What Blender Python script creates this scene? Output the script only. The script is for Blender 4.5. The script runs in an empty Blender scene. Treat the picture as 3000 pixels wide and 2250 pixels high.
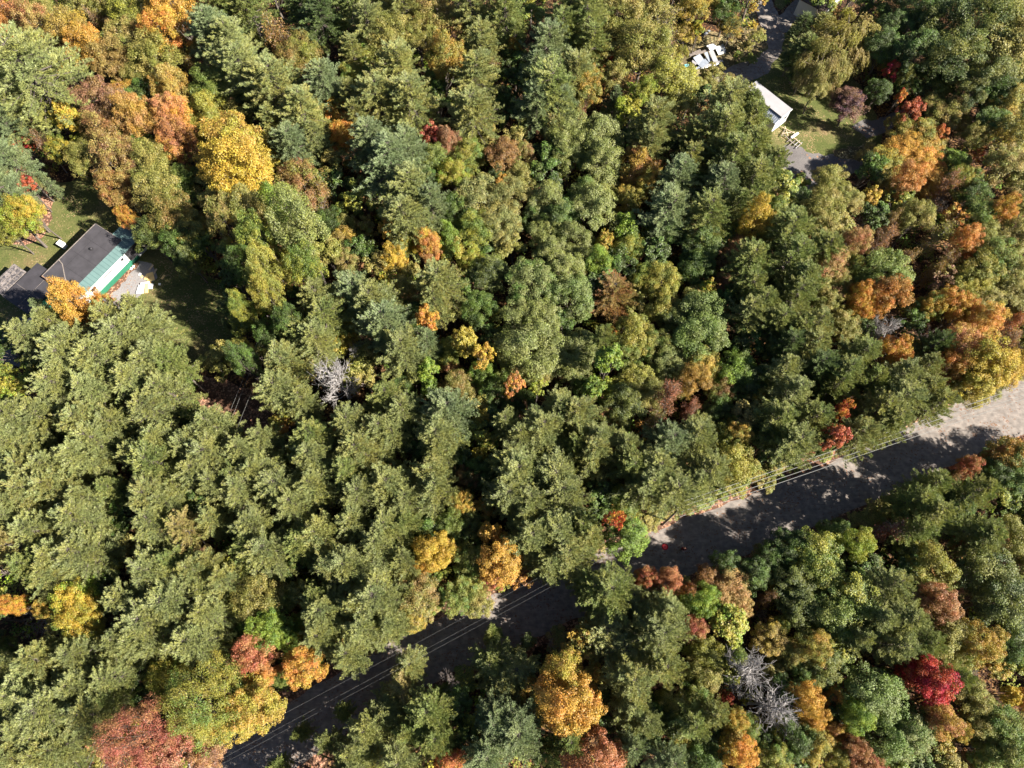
import bpy, math, random
import numpy as np
R = math.radians
scene = bpy.context.scene
C = scene.collection

# ---------------------------------------------------------------- camera, sky, sun
TH = R(21.4); F = 2100.0; HC = 85.0
cam = bpy.data.objects.new("camera", bpy.data.cameras.new("camera"))
C.objects.link(cam); scene.camera = cam
cam.location = (0, 0, HC); cam.rotation_euler = (TH, 0, 0)
cam.data.sensor_width = 36; cam.data.lens = 36 * F / 3000
cam.data.clip_start = 1; cam.data.clip_end = 2000
EL = R(38)
sv = np.array([math.cos(EL) * .945, -math.cos(EL) * .327, math.sin(EL)])
w = bpy.data.worlds.new("World"); scene.world = w; w.use_nodes = True
nt = w.node_tree; nt.nodes.clear()
sky = nt.nodes.new('ShaderNodeTexSky'); sky.sky_type = 'NISHITA'; sky.sun_disc = False
sky.sun_elevation = EL; sky.sun_rotation = math.atan2(sv[0], sv[1]); sky.air_density = 0.6; sky.dust_density = 0.3
bg = nt.nodes.new('ShaderNodeBackground'); bg.inputs[1].default_value = 0.05
wo = nt.nodes.new('ShaderNodeOutputWorld')
nt.links.new(sky.outputs[0], bg.inputs[0]); nt.links.new(bg.outputs[0], wo.inputs[0])
sun = bpy.data.objects.new("sun", bpy.data.lights.new("sun", 'SUN')); C.objects.link(sun)
sun.data.energy = 5.0; sun.data.angle = R(0.53); sun.data.color = (1, .93, .82)
import mathutils
sun.rotation_euler = mathutils.Vector(sv).to_track_quat('Z', 'Y').to_euler()
sun.location = (60, -30, 90)
scene.view_settings.view_transform = 'Standard'; scene.view_settings.look = 'None'
scene.view_settings.exposure = 1.75; scene.view_settings.gamma = 1
scene.cycles.max_bounces = 6; scene.cycles.diffuse_bounces = 3; scene.cycles.transmission_bounces = 3

# ---------------------------------------------------------------- helpers
def P(px, py, z=0.0):
    """where the sight line through photo position px,py meets height z"""
    a = (px - 1500) / F; b = (1125 - py) / F
    t = (HC - z) / (math.cos(TH) - b * math.sin(TH))
    return (a * t, (math.sin(TH) + b * math.cos(TH)) * t, z), t

def tag(o, label=None, cat=None, group=None, kind=None):
    if label: o['label'] = label
    if cat: o['category'] = cat
    if group: o['group'] = group
    if kind: o['kind'] = kind
    return o

def empty(name, loc=(0, 0, 0), rz=0):
    o = bpy.data.objects.new(name, None); C.objects.link(o)
    o.location = loc; o.rotation_euler = (0, 0, rz); o.empty_display_size = .5
    return o

def mesh_np(name, verts, groups, attrs=None, smooth=False):
    """groups: list of (faces array n x k); attrs: dict name -> per-face floats"""
    me = bpy.data.meshes.new(name)
    verts = np.asarray(verts, dtype=np.float32)
    me.vertices.add(len(verts)); me.vertices.foreach_set('co', verts.ravel())
    groups = [np.asarray(g, dtype=np.int32) for g in groups if len(g)]
    idx = np.concatenate([g.ravel() for g in groups])
    tot = np.concatenate([np.full(len(g), g.shape[1], dtype=np.int32) for g in groups])
    start = np.concatenate([[0], np.cumsum(tot)[:-1]]).astype(np.int32)
    me.loops.add(len(idx)); me.loops.foreach_set('vertex_index', idx)
    me.polygons.add(len(tot)); me.polygons.foreach_set('loop_start', start)
    try: me.polygons.foreach_set('loop_total', tot)
    except Exception: pass
    if attrs:
        for k, v in attrs.items():
            a = me.attributes.new(k, 'FLOAT', 'FACE'); a.data.foreach_set('value', np.asarray(v, dtype=np.float32))
    me.update(calc_edges=True)
    if smooth: me.polygons.foreach_set('use_smooth', np.ones(len(tot), dtype=bool))
    return me

def link(name, me, mat, parent=None):
    o = bpy.data.objects.new(name, me); C.objects.link(o)
    if mat and not me.materials: me.materials.append(mat)
    if parent: o.parent = parent
    return o

def unit(v): return v / (np.linalg.norm(v, axis=-1, keepdims=True) + 1e-9)

# ---------------------------------------------------------------- materials
def newmat(name):
    m = bpy.data.materials.new(name); m.use_nodes = True
    n = m.node_tree; n.nodes.clear()
    out = n.nodes.new('ShaderNodeOutputMaterial'); b = n.nodes.new('ShaderNodeBsdfPrincipled')
    n.links.new(b.outputs[0], out.inputs[0]); b.inputs['Roughness'].default_value = .85
    b.inputs['Specular IOR Level'].default_value = .2
    return m, n, b, out

def s2l(c): return tuple((x / 255 / 12.92) if x / 255 <= .04045 else ((x / 255 + .055) / 1.055) ** 2.4 for x in c)

def ground_mat(name, cols, scale, scale2=None, rough=.95, bump=.3, speck=None, speck_scale=6, speck_amt=.6, distort=0, stretch=None):
    """several real soil/grass colours mixed by noise, with optional specks of fallen leaves"""
    m, n, b, out = newmat(name)
    tc = n.nodes.new('ShaderNodeTexCoord'); src = tc.outputs['Object']
    if stretch:
        mp = n.nodes.new('ShaderNodeMapping'); mp.inputs['Rotation'].default_value = (0, 0, stretch[0]); mp.inputs['Scale'].default_value = (1, stretch[1], 1)
        n.links.new(src, mp.inputs[0]); src = mp.outputs[0]
    nz = n.nodes.new('ShaderNodeTexNoise'); nz.inputs['Scale'].default_value = scale; nz.inputs['Detail'].default_value = 8
    nz.inputs['Roughness'].default_value = .68; nz.inputs['Distortion'].default_value = distort
    n.links.new(src, nz.inputs['Vector'])
    cr = n.nodes.new('ShaderNodeValToRGB'); el = cr.color_ramp.elements
    k = len(cols); el[0].position = .3; el[0].color = (*cols[0], 1); el[1].position = .7; el[1].color = (*cols[-1], 1)
    for i in range(1, k - 1):
        e = el.new(.3 + .4 * i / (k - 1)); e.color = (*cols[i], 1)
    n.links.new(nz.outputs[0], cr.inputs[0]); last = cr.outputs[0]
    n2 = n.nodes.new('ShaderNodeTexNoise'); n2.inputs['Scale'].default_value = scale2 or scale * 12; n2.inputs['Detail'].default_value = 6
    n.links.new(tc.outputs['Object'], n2.inputs['Vector'])
    mx = n.nodes.new('ShaderNodeMixRGB'); mx.blend_type = 'MULTIPLY'; mx.inputs[0].default_value = .75
    c2 = n.nodes.new('ShaderNodeValToRGB'); c2.color_ramp.elements[0].position = .3; c2.color_ramp.elements[0].color = (.55, .55, .55, 1)
    c2.color_ramp.elements[1].position = .68; c2.color_ramp.elements[1].color = (1.25, 1.22, 1.18, 1)
    n.links.new(n2.outputs[0], c2.inputs[0]); n.links.new(last, mx.inputs[1]); n.links.new(c2.outputs[0], mx.inputs[2]); last = mx.outputs[0]
    if speck and speck_amt > 0:
        vo = n.nodes.new('ShaderNodeTexVoronoi'); vo.inputs['Scale'].default_value = speck_scale
        n.links.new(tc.outputs['Object'], vo.inputs['Vector'])
        n3 = n.nodes.new('ShaderNodeTexNoise'); n3.inputs['Scale'].default_value = .35; n3.inputs['Detail'].default_value = 4
        n.links.new(tc.outputs['Object'], n3.inputs['Vector'])
        ma = n.nodes.new('ShaderNodeMath'); ma.operation = 'MULTIPLY_ADD'
        ma.inputs[1].default_value = -.9; ma.inputs[2].default_value = 1.45 - .5 * speck_amt
        n.links.new(n3.outputs[0], ma.inputs[0])
        lt = n.nodes.new('ShaderNodeMath'); lt.operation = 'GREATER_THAN'
        sep = n.nodes.new('ShaderNodeSeparateColor'); n.links.new(vo.outputs['Color'], sep.inputs[0])
        n.links.new(sep.outputs[0], lt.inputs[0]); n.links.new(ma.outputs[0], lt.inputs[1])
        sc = n.nodes.new('ShaderNodeMixRGB'); sc.inputs[1].default_value = (*speck[0], 1); sc.inputs[2].default_value = (*speck[1], 1)
        n.links.new(sep.outputs[1], sc.inputs[0])
        m3 = n.nodes.new('ShaderNodeMixRGB'); n.links.new(lt.outputs[0], m3.inputs[0]); n.links.new(last, m3.inputs[1]); n.links.new(sc.outputs[0], m3.inputs[2])
        last = m3.outputs[0]
    n.links.new(last, b.inputs['Base Color'])
    b.inputs['Roughness'].default_value = rough
    bp = n.nodes.new('ShaderNodeBump'); bp.inputs['Strength'].default_value = bump; bp.inputs['Distance'].default_value = .1
    n.links.new(n2.outputs[0], bp.inputs['Height']); n.links.new(bp.outputs[0], b.inputs['Normal'])
    return m

def plain_mat(name, col, rough=.6, noise=.25, scale=3, metal=0, spec=.3, bump=0):
    m, n, b, out = newmat(name)
    tc = n.nodes.new('ShaderNodeTexCoord')
    nz = n.nodes.new('ShaderNodeTexNoise'); nz.inputs['Scale'].default_value = scale; nz.inputs['Detail'].default_value = 8; nz.inputs['Roughness'].default_value = .65
    n.links.new(tc.outputs['Object'], nz.inputs['Vector'])
    cr = n.nodes.new('ShaderNodeValToRGB')
    cr.color_ramp.elements[0].position = .32; cr.color_ramp.elements[0].color = (*[c * (1 - noise) for c in col], 1)
    cr.color_ramp.elements[1].position = .68; cr.color_ramp.elements[1].color = (*[min(1, c * (1 + noise)) for c in col], 1)
    n.links.new(nz.outputs[0], cr.inputs[0]); n.links.new(cr.outputs[0], b.inputs['Base Color'])
    b.inputs['Roughness'].default_value = rough; b.inputs['Metallic'].default_value = metal; b.inputs['Specular IOR Level'].default_value = spec
    if bump:
        bp = n.nodes.new('ShaderNodeBump'); bp.inputs['Strength'].default_value = bump; bp.inputs['Distance'].default_value = .03
        n.links.new(nz.outputs[0], bp.inputs['Height']); n.links.new(bp.outputs[0], b.inputs['Normal'])
    return m

def leaf_mat(name, trans=.3, gloss=.12):
    """colour comes from each tree object; leaves vary around it by clump and by leaf"""
    m, n, b, out = newmat(name)
    oi = n.nodes.new('ShaderNodeObjectInfo')
    c2 = n.nodes.new('ShaderNodeAttribute'); c2.attribute_type = 'OBJECT'; c2.attribute_name = 'second_leaf_colour'
    at = n.nodes.new('ShaderNodeAttribute'); at.attribute_name = 'clump'
    av = n.nodes.new('ShaderNodeAttribute'); av.attribute_name = 'leafvar'
    tc = n.nodes.new('ShaderNodeTexCoord')
    add = n.nodes.new('ShaderNodeVectorMath'); add.operation = 'ADD'
    sc = n.nodes.new('ShaderNodeVectorMath'); sc.operation = 'SCALE'; sc.inputs[0].default_value = (31, 17, 9)
    n.links.new(oi.outputs['Random'], sc.inputs['Scale'])
    n.links.new(tc.outputs['Object'], add.inputs[0]); n.links.new(sc.outputs[0], add.inputs[1])
    nz = n.nodes.new('ShaderNodeTexNoise'); nz.inputs['Scale'].default_value = .3; nz.inputs['Detail'].default_value = 3
    n.links.new(add.outputs[0], nz.inputs['Vector'])
    # share of the second colour: patches + clump + leaf jitter
    f1 = n.nodes.new('ShaderNodeMath'); f1.operation = 'MULTIPLY_ADD'; f1.inputs[1].default_value = 3.2; f1.inputs[2].default_value = -1.35
    n.links.new(nz.outputs[0], f1.inputs[0])
    f2 = n.nodes.new('ShaderNodeMath'); f2.operation = 'MULTIPLY_ADD'; f2.inputs[1].default_value = .8; n.links.new(at.outputs['Fac'], f2.inputs[0]); n.links.new(f1.outputs[0], f2.inputs[2])
    f3 = n.nodes.new('ShaderNodeMath'); f3.operation = 'MULTIPLY_ADD'; f3.inputs[1].default_value = .5; n.links.new(av.outputs['Fac'], f3.inputs[0]); n.links.new(f2.outputs[0], f3.inputs[2])
    f4 = n.nodes.new('ShaderNodeMath'); f4.operation = 'SUBTRACT'; f4.use_clamp = True; f4.inputs[1].default_value = .55; n.links.new(f3.outputs[0], f4.inputs[0])
    mx = n.nodes.new('ShaderNodeMixRGB'); n.links.new(f4.outputs[0], mx.inputs[0]); n.links.new(oi.outputs['Color'], mx.inputs[1]); n.links.new(c2.outputs['Color'], mx.inputs[2])
    # leaf to leaf value
    v1 = n.nodes.new('ShaderNodeMath'); v1.operation = 'MULTIPLY_ADD'; v1.inputs[1].default_value = .9; v1.inputs[2].default_value = .55
    n.links.new(av.outputs['Fac'], v1.inputs[0])
    hs = n.nodes.new('ShaderNodeHueSaturation')
    h1 = n.nodes.new('ShaderNodeMath'); h1.operation = 'MULTIPLY_ADD'; h1.inputs[1].default_value = .035; h1.inputs[2].default_value = .4825
    n.links.new(at.outputs['Fac'], h1.inputs[0]); n.links.new(h1.outputs[0], hs.inputs['Hue'])
    n.links.new(v1.outputs[0], hs.inputs['Value']); n.links.new(mx.outputs[0], hs.inputs['Color'])
    df = n.nodes.new('ShaderNodeBsdfDiffuse'); tr = n.nodes.new('ShaderNodeBsdfTranslucent'); gl = n.nodes.new('ShaderNodeBsdfGlossy')
    gl.inputs['Roughness'].default_value = .55; gl.inputs['Color'].default_value = (.5, .5, .5, 1)
    tint = n.nodes.new('ShaderNodeMixRGB'); tint.blend_type = 'MULTIPLY'; tint.inputs[0].default_value = 1; tint.inputs[2].default_value = (1.1, 1.15, .6, 1)
    n.links.new(hs.outputs[0], df.inputs[0]); n.links.new(hs.outputs[0], tint.inputs[1]); n.links.new(tint.outputs[0], tr.inputs[0])
    a = n.nodes.new('ShaderNodeMixShader'); a.inputs[0].default_value = trans
    n.links.new(df.outputs[0], a.inputs[1]); n.links.new(tr.outputs[0], a.inputs[2])
    g = n.nodes.new('ShaderNodeMixShader'); g.inputs[0].default_value = gloss
    n.links.new(a.outputs[0], g.inputs[1]); n.links.new(gl.outputs[0], g.inputs[2]); n.links.new(g.outputs[0], out.inputs[0])
    n.nodes.remove(b)
    return m

M = {}
M['needle'] = leaf_mat('pine_needles', .22, .08)
M['leaf'] = leaf_mat('autumn_leaves', .32, .06)
M['bark'] = plain_mat('grey_brown_bark', (.12, .10, .085), .9, .4, 6, bump=.5)
M['dead'] = plain_mat('silver_dead_wood', (.30, .28, .27), .85, .35, 3, bump=.3)
M['twig'] = plain_mat('grey_brown_twigs', (.24, .20, .18), .9, .35, 3)
M['forest'] = ground_mat('leaf_litter', [(.022, .013, .009), (.045, .024, .014), (.07, .036, .021)], .35, 5, speck=((.16, .07, .03), (.22, .14, .06)), speck_scale=5, speck_amt=.5, bump=.6)
M['lawn'] = ground_mat('lawn_grass', [(.17, .12, .062), (.12, .118, .042), (.078, .095, .026), (.13, .125, .048)], .16, 4.5, speck=((.24, .14, .07), (.30, .24, .13)), speck_scale=9, speck_amt=.12, bump=.5)
M['dirt'] = ground_mat('packed_dirt_road', [(.14, .122, .112), (.235, .208, .19), (.19, .168, .153), (.27, .242, .222)], .25, 1.6, bump=.25, speck=((.20, .12, .085), (.14, .09, .06)), speck_scale=7, speck_amt=.12, stretch=(R(24), 6))
M['gravel'] = ground_mat('grey_gravel', [(.11, .10, .10), (.145, .135, .135), (.17, .16, .155)], .4, 9, bump=.4, speck=((.28, .16, .1), (.2, .12, .08)), speck_scale=4, speck_amt=.1)
M['paving'] = ground_mat('pale_grey_paving', [(.19, .18, .185), (.225, .215, .22), (.26, .25, .255)], .3, 9, bump=.2, speck=((.24, .15, .1), (.2, .12, .08)), speck_scale=7, speck_amt=.1)
M['leaffall'] = ground_mat('fallen_red_brown_leaves', [(.07, .035, .022), (.13, .07, .046), (.17, .10, .07)], .8, 7, speck=((.35, .16, .1), (.4, .25, .16)), speck_scale=5, speck_amt=.6, bump=.6)
M['dry'] = ground_mat('dry_grass_verge', [(.06, .06, .025), (.11, .09, .045), (.15, .12, .07)], .5, 6, speck=((.3, .2, .1), (.32, .3, .15)), speck_scale=5, speck_amt=.4, bump=.7)

# ---------------------------------------------------------------- the setting
def grid_sheet(name, x0, x1, y0, y1, step, z, mat):
    xs = np.arange(x0, x1 + .1, step); ys = np.arange(y0, y1 + .1, step)
    X, Y = np.meshgrid(xs, ys); V = np.stack([X, Y, np.full_like(X, z)], -1).reshape(-1, 3)
    nx = len(xs); ny = len(ys)
    i = (np.arange(ny - 1)[:, None] * nx + np.arange(nx - 1)).ravel()
    o = link(name, mesh_np(name, V, [np.stack([i, i + 1, i + nx + 1, i + nx], 1)]), mat)
    return tag(o, kind='structure')
grid_sheet('ground', -900, 900, -800, 1100, 50, 0, M['forest'])

def jitter_poly(pts, amp, step, seed):
    rg = random.Random(seed); out = []
    n = len(pts)
    for i in range(n):
        a, b = np.array(pts[i]), np.array(pts[(i + 1) % n]); d = b - a; L = np.linalg.norm(d); k = max(1, int(L / step))
        nv = np.array([-d[1], d[0]]) / (L + 1e-6)
        for j in range(k):
            out.append(a + d * j / k + nv * rg.uniform(-amp, amp))
    return out

def patch(name, pxpts, z, mat, amp=.35, step=1.0, seed=1, world=False):
    pts = pxpts if world else [P(x, y, 0)[0][:2] for x, y in pxpts]
    out = jitter_poly(pts, amp, step, seed)
    import bmesh
    bm = bmesh.new(); vs = [bm.verts.new((p[0], p[1], z)) for p in out]
    f = bm.faces.new(vs); bm.normal_update()
    if f.normal.z < 0: f.normal_flip()
    bmesh.ops.triangulate(bm, faces=bm.faces[:])
    me = bpy.data.meshes.new(name); bm.to_mesh(me); bm.free()
    return tag(link(name, me, mat), kind='structure'), pts

road_px = [(430, 2440), (600, 2325), (760, 2210), (1010, 2055), (1220, 1930), (1500, 1806), (1760, 1697), (2000, 1606), (2200, 1532), (2450, 1428), (2700, 1318), (2900, 1222), (3060, 1160), (3300, 1060), (3700, 900)]
rw = [P(x, y)[0][:2] for x, y in road_px]
def ribbon(pts, halfw, seed, amp=.25):
    rg = random.Random(seed); pts = [np.array(p) for p in pts]; dense = []
    for i in range(len(pts) - 1):
        p0 = pts[max(0, i - 1)]; p1 = pts[i]; p2 = pts[i + 1]; p3 = pts[min(len(pts) - 1, i + 2)]
        k = max(2, int(np.linalg.norm(p2 - p1) / 1.0))
        for j in range(k):
            t = j / k
            dense.append(.5 * ((2 * p1) + (-p0 + p2) * t + (2 * p0 - 5 * p1 + 4 * p2 - p3) * t * t + (-p0 + 3 * p1 - 3 * p2 + p3) * t ** 3))
    L, Rr = [], []
    for i, p in enumerate(dense):
        d = dense[min(i + 1, len(dense) - 1)] - dense[max(i - 1, 0)]; d = d / np.linalg.norm(d); nv = np.array([-d[1], d[0]])
        h = halfw(p[0]) if callable(halfw) else halfw
        L.append(p + nv * (h + rg.uniform(-amp, amp))); Rr.append(p - nv * (h + rg.uniform(-amp, amp)))
    return L, Rr
def ribbon_sheet(name, L, Rr, z, mat):
    V = [(p[0], p[1], z) for p in L] + [(p[0], p[1], z) for p in Rr]; n = len(L)
    F_ = [(i, i + n, i + n + 1, i + 1) for i in range(n - 1)]
    return tag(link(name, mesh_np(name, V, [F_]), mat), kind='structure')
hw = lambda x: 3.0 + max(0, (x - 50)) * .05
L_, R_ = ribbon(rw, lambda x: hw(x) + 1.5, 3, .5)
ribbon_sheet('road_verge', L_, R_, .004, M['leaffall'])
L_, R_ = ribbon(rw, hw, 5, .22)
ribbon_sheet('road', L_, R_, .008, M['dirt'])
def road_dist(x, y):
    q = np.array(rw); best = 1e9
    for i in range(len(q) - 1):
        a, b = q[i], q[i + 1]; d = b - a; t = max(0, min(1, ((x - a[0]) * d[0] + (y - a[1]) * d[1]) / (d @ d)))
        best = min(best, math.hypot(x - a[0] - d[0] * t, y - a[1] - d[1] * t))
    return best

CLEAR = []
def clr(res): CLEAR.append(res[1]); return res
clr(patch('lawn', [(-260, 690), (-60, 560), (90, 470), (150, 530), (260, 520), (360, 600), (470, 640), (560, 760), (680, 870), (710, 1010), (600, 1080), (400, 1010), (130, 1010), (0, 1000), (-200, 1100)], .004, M['lawn'], .5, 1.2, 1))
patch('leaf_strewn_ground', [(-40, 690), (60, 700), (120, 650), (128, 560), (160, 560), (155, 640), (120, 700), (70, 722), (-30, 712)], .008, M['leaffall'], .3, .8, 2)
clr(patch('patio', [(407, 763), (445, 772), (463, 815), (410, 868), (372, 915), (340, 925), (300, 880)], .012, M['paving'], .12, .7, 3))
patch('leaf_litter_strip', [(398, 766), (414, 770), (318, 876), (298, 868)], .016, M['leaffall'], .25, .5, 31)
clr(patch('woodland_track', [(590, 1090), (680, 1110), (760, 1150), (860, 1200), (830, 1260), (720, 1290), (640, 1240), (575, 1180)], .008, M['leaffall'], .6, 1.2, 4))
patch('side_yard_gravel', [(-150, 960), (20, 950), (60, 930), (100, 980), (60, 1080), (-30, 1110), (-150, 1130)], .008, M['gravel'], .4, 1, 5)
clr(patch('yard_grass', [(2060, 250), (2200, 130), (2330, 40), (2480, 200), (2560, 300), (2580, 420), (2530, 500), (2420, 560), (2290, 560), (2200, 420), (2080, 300)], .004, M['lawn'], .5, 1.2, 6))
clr(patch('scrap_ground', [(1985, 120), (2050, 85), (2110, 95), (2150, 130), (2150, 190), (2060, 225), (1990, 240), (1975, 200)], .005, M['dry'], .4, .9, 61))
clr(patch('driveway', [(2200, -60), (2216, 0), (2222, 50), (2245, 105), (2248, 140), (2222, 166), (2160, 190), (2080, 222), (2100, 240), (2190, 240), (2250, 215), (2262, 190), (2292, 150), (2300, 100), (2330, 60), (2380, 30), (2360, 10), (2330, -5), (2285, 45), (2262, 10), (2258, -60)], .008, M['dirt'], .25, .8, 7))
clr(patch('parking_gravel', [(2284, 432), (2330, 425), (2400, 455), (2480, 450), (2540, 470), (2520, 505), (2450, 512), (2380, 560), (2310, 575), (2280, 500)], .008, M['gravel'], .4, .8, 8))
patch('leaf_scatter_ground', [(2440, 440), (2560, 420), (2570, 460), (2520, 475), (2450, 455)], .012, M['dry'], .4, .7, 81)
clr(patch('gravel_path', [(2494, 372), (2520, 352), (2570, 350), (2640, 320), (2670, 345), (2600, 385), (2540, 405)], .008, M['gravel'], .2, .7, 9))
patch('verge_grass', [(2210, -40), (2218, 60), (2245, 110), (2245, 140), (2200, 172), (2150, 180), (2110, 150), (2150, 90), (2190, 0)], .006, M['dry'], .4, .8, 10)
clr(patch('dirt_clearing', [(2975, -60), (2978, 20), (3010, 60), (3100, 60), (3120, -60)], .008, M['gravel'], .3, .8, 11))
patch('small_lawn', [(2280, -60), (2270, 20), (2290, 30), (2320, 0), (2330, -50)], .012, M['lawn'], .3, .8, 12)

def inpoly(x, y, poly):
    c = False; n = len(poly)
    for i in range(n):
        x1, y1 = poly[i]; x2, y2 = poly[(i + 1) % n]
        if (y1 > y) != (y2 > y) and x < (x2 - x1) * (y - y1) / (y2 - y1) + x1: c = not c
    return c

# ---------------------------------------------------------------- box / bar builders for made things
class MB:
    def __init__(s): s.v = []; s.f = []
    def quad(s, a, b, c, d):
        k = len(s.v); s.v += [a, b, c, d]; s.f.append((k, k + 1, k + 2, k + 3))
    def hexa(s, low, high):
        k = len(s.v); s.v += list(low) + list(high)
        s.f += [(k + 3, k + 2, k + 1, k), (k + 4, k + 5, k + 6, k + 7)] + [(k + i, k + (i + 1) % 4, k + 4 + (i + 1) % 4, k + 4 + i) for i in range(4)]
    def box(s, x0, x1, y0, y1, z0, z1, fn=None, z1b=None):
        """axis box in local frame; z1b lets the top slope along x"""
        zb = z1 if z1b is None else z1b
        lo = [(x0, y0, z0), (x1, y0, z0), (x1, y1, z0), (x0, y1, z0)]; hi = [(x0, y0, z1), (x1, y0, zb), (x1, y1, zb), (x0, y1, z1)]
        if fn: lo = [fn(p) for p in lo]; hi = [fn(p) for p in hi]
        s.hexa(lo, hi)
    def bar(s, a, b, wd, th):
        a = np.array(a, float); b = np.array(b, float); d = unit(b - a); up = np.array([0, 0, 1.]) if abs(d[2]) < .9 else np.array([1., 0, 0])
        sd = unit(np.cross(d, up)); u = np.cross(sd, d); sd = sd * wd / 2; u = u * th / 2
        s.hexa([tuple(a - sd - u), tuple(a + sd - u), tuple(a + sd + u), tuple(a - sd + u)], [tuple(b - sd - u), tuple(b + sd - u), tuple(b + sd + u), tuple(b - sd + u)])
    def tube(s, a, b, r0, r1, n=10):
        a = np.array(a, float); b = np.array(b, float); d = unit(b - a); up = np.array([0, 0, 1.]) if abs(d[2]) < .9 else np.array([1., 0, 0])
        x = unit(np.cross(d, up)); y = np.cross(d, x); k = len(s.v)
        for c, r in ((a, r0), (b, r1)):
            for i in range(n):
                t = 2 * math.pi * i / n; s.v.append(tuple(c + r * (math.cos(t) * x + math.sin(t) * y)))
        for i in range(n):
            j = (i + 1) % n; s.f.append((k + i, k + j, k + n + j, k + n + i))
        s.f.append(tuple(k + i for i in range(n))[::-1]); s.f.append(tuple(k + n + i for i in range(n)))
    def build(s, name, mat, parent=None, bevel=0):
        me = bpy.data.meshes.new(name); me.from_pydata([tuple(map(float, p)) for p in s.v], [], s.f); me.update()
        import bmesh
        bm = bmesh.new(); bm.from_mesh(me); bmesh.ops.recalc_face_normals(bm, faces=bm.faces[:])
        if bevel: bmesh.ops.bevel(bm, geom=bm.edges[:], offset=bevel, segments=1, affect='EDGES')
        bm.to_mesh(me); bm.free()
        o = link(name, me, mat, parent); return o

# materials of made things
M['tar'] = plain_mat('black_roll_roofing', (.05, .047, .053), .75, .22, .9, bump=.15)
M['tar2'] = plain_mat('dark_low_roofing', (.043, .04, .046), .75, .2, 1.1, bump=.15)
M['seam'] = plain_mat('roof_seam_tar', (.032, .03, .034), .6, .3, 3)
M['rust'] = plain_mat('rusty_flashing', (.25, .16, .11), .8, .5, 3)
M['teal'] = plain_mat('teal_metal_roofing', (.10, .165, .16), .45, .1, .8, metal=0, spec=.5)
M['tealrib'] = plain_mat('teal_roof_ribs', (.055, .105, .105), .5, .1, 2)
M['white'] = plain_mat('white_painted_siding', (.6, .6, .6), .5, .06, 2)
M['greenwall'] = plain_mat('dark_green_skirting', (.025, .14, .085), .6, .12, 2)
M['lean'] = plain_mat('pale_shed_roof', (.30, .29, .30), .6, .1, .8)
M['glass'] = plain_mat('dark_window_glass', (.02, .025, .03), .12, .2, 2, spec=.8)
M['brown'] = plain_mat('brown_shingle_roof', (.09, .065, .06), .85, .3, 3, bump=.4)
M['foamy'] = plain_mat('yellow_foam_board', (.78, .55, .22), .7, .12, 2)
M['foamw'] = plain_mat('white_foam_board', (.82, .82, .80), .6, .05, 2)
M['lumber'] = plain_mat('weathered_lumber', (.20, .17, .15), .8, .4, 3)
M['palewood'] = plain_mat('pale_lumber', (.46, .36, .25), .75, .25, 3)
M['sheet'] = plain_mat('grey_sheet_metal', (.25, .28, .33), .4, .2, 2, spec=.5)
M['red'] = plain_mat('red_nylon', (.75, .02, .03), .55, .1, 4)
M['redlight'] = plain_mat('bright_red_print', (.85, .10, .10), .55, .08, 4)
M['wire'] = plain_mat('grey_cable', (.2, .2, .19), .5, .1, 2, spec=.5)
M['pole'] = plain_mat('weathered_pole', (.22, .18, .15), .85, .35, 4, bump=.3)
M['blue'] = plain_mat('faded_blue_plastic', (.15, .5, .62), .5, .15, 3)
M['steel'] = plain_mat('galvanised_steel', (.4, .42, .45), .35, .1, 3, metal=.6)

def weathered():
    m, n, b, out = newmat('cracked_weathered_roof')
    tc = n.nodes.new('ShaderNodeTexCoord')
    br = n.nodes.new('ShaderNodeTexNoise'); br.inputs['Scale'].default_value = 2.2; br.inputs['Detail'].default_value = 6; br.inputs['Distortion'].default_value = 1.2
    n.links.new(tc.outputs['Object'], br.inputs['Vector'])
    cr = n.nodes.new('ShaderNodeValToRGB'); e = cr.color_ramp.elements
    e[0].position = .40; e[0].color = (.06, .056, .06, 1); e[1].position = .62; e[1].color = (.24, .21, .20, 1)
    k = e.new(.5); k.color = (.09, .082, .085, 1)
    n.links.new(br.outputs[0], cr.inputs[0]); n.links.new(cr.outputs[0], b.inputs['Base Color'])
    return m
M['weathered'] = weathered()

# ---------------------------------------------------------------- the house with the teal porch roof (left)
hz = math.atan2(-.547, .837)
A3, _ = P(1240 / 4.424, 600 + 240 / 4.424, 3.5)
house = empty('house', (A3[0], A3[1], 0), hz)       # local x: towards lower right, local -y: towards lower left
tag(house, 'low flat dark-roofed house with teal metal porch roof and white wall', 'house')
def hb(name, mat, x0, x1, y0, y1, z0, z1, z1b=None, parent=house):
    m = MB(); m.box(x0, x1, -y1, -y0, z0, z1, z1b=z1b); return m.build(name, mat, parent)
hb('wall', M['white'], .15, 4.7, .12, 9.5, .9, 3.29)
hb('wall', M['white'], 4.702, 5.75, .12, 9.5, .9, 2.99)
hb('skirting', M['greenwall'], .12, 5.79, -.0, 9.52, 0, .9)
hb('wall', M['greenwall'], -2.3, 1.95, 9.53, 14.35, 0, 2.8)
hb('wall', M['white'], 3.2, 5.7, -2.3, .1, 0, 3.05)
roof = hb('roof', M['tar'], 0, 4.8, 0, 9.62, 3.3, 3.5)
low = hb('lower_roof', M['tar2'], -2.5, 2.15, 9.64, 14.5, 2.8, 3.0)
low2 = hb('lower_roof', M['tar2'], -2.5, -.02, 8.5, 9.637, 2.8, 3.0)
hb('wall', M['greenwall'], -2.3, -.1, 8.65, 9.5, 0, 2.79)
wr = hb('annex_roof', M['weathered'], -5.3, -2.52, 10.25, 14.4, 2.5, 2.68)
hb('annex_wall', M['greenwall'], -5.15, -2.6, 10.4, 14.25, 0, 2.5)
ws = MB()
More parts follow.
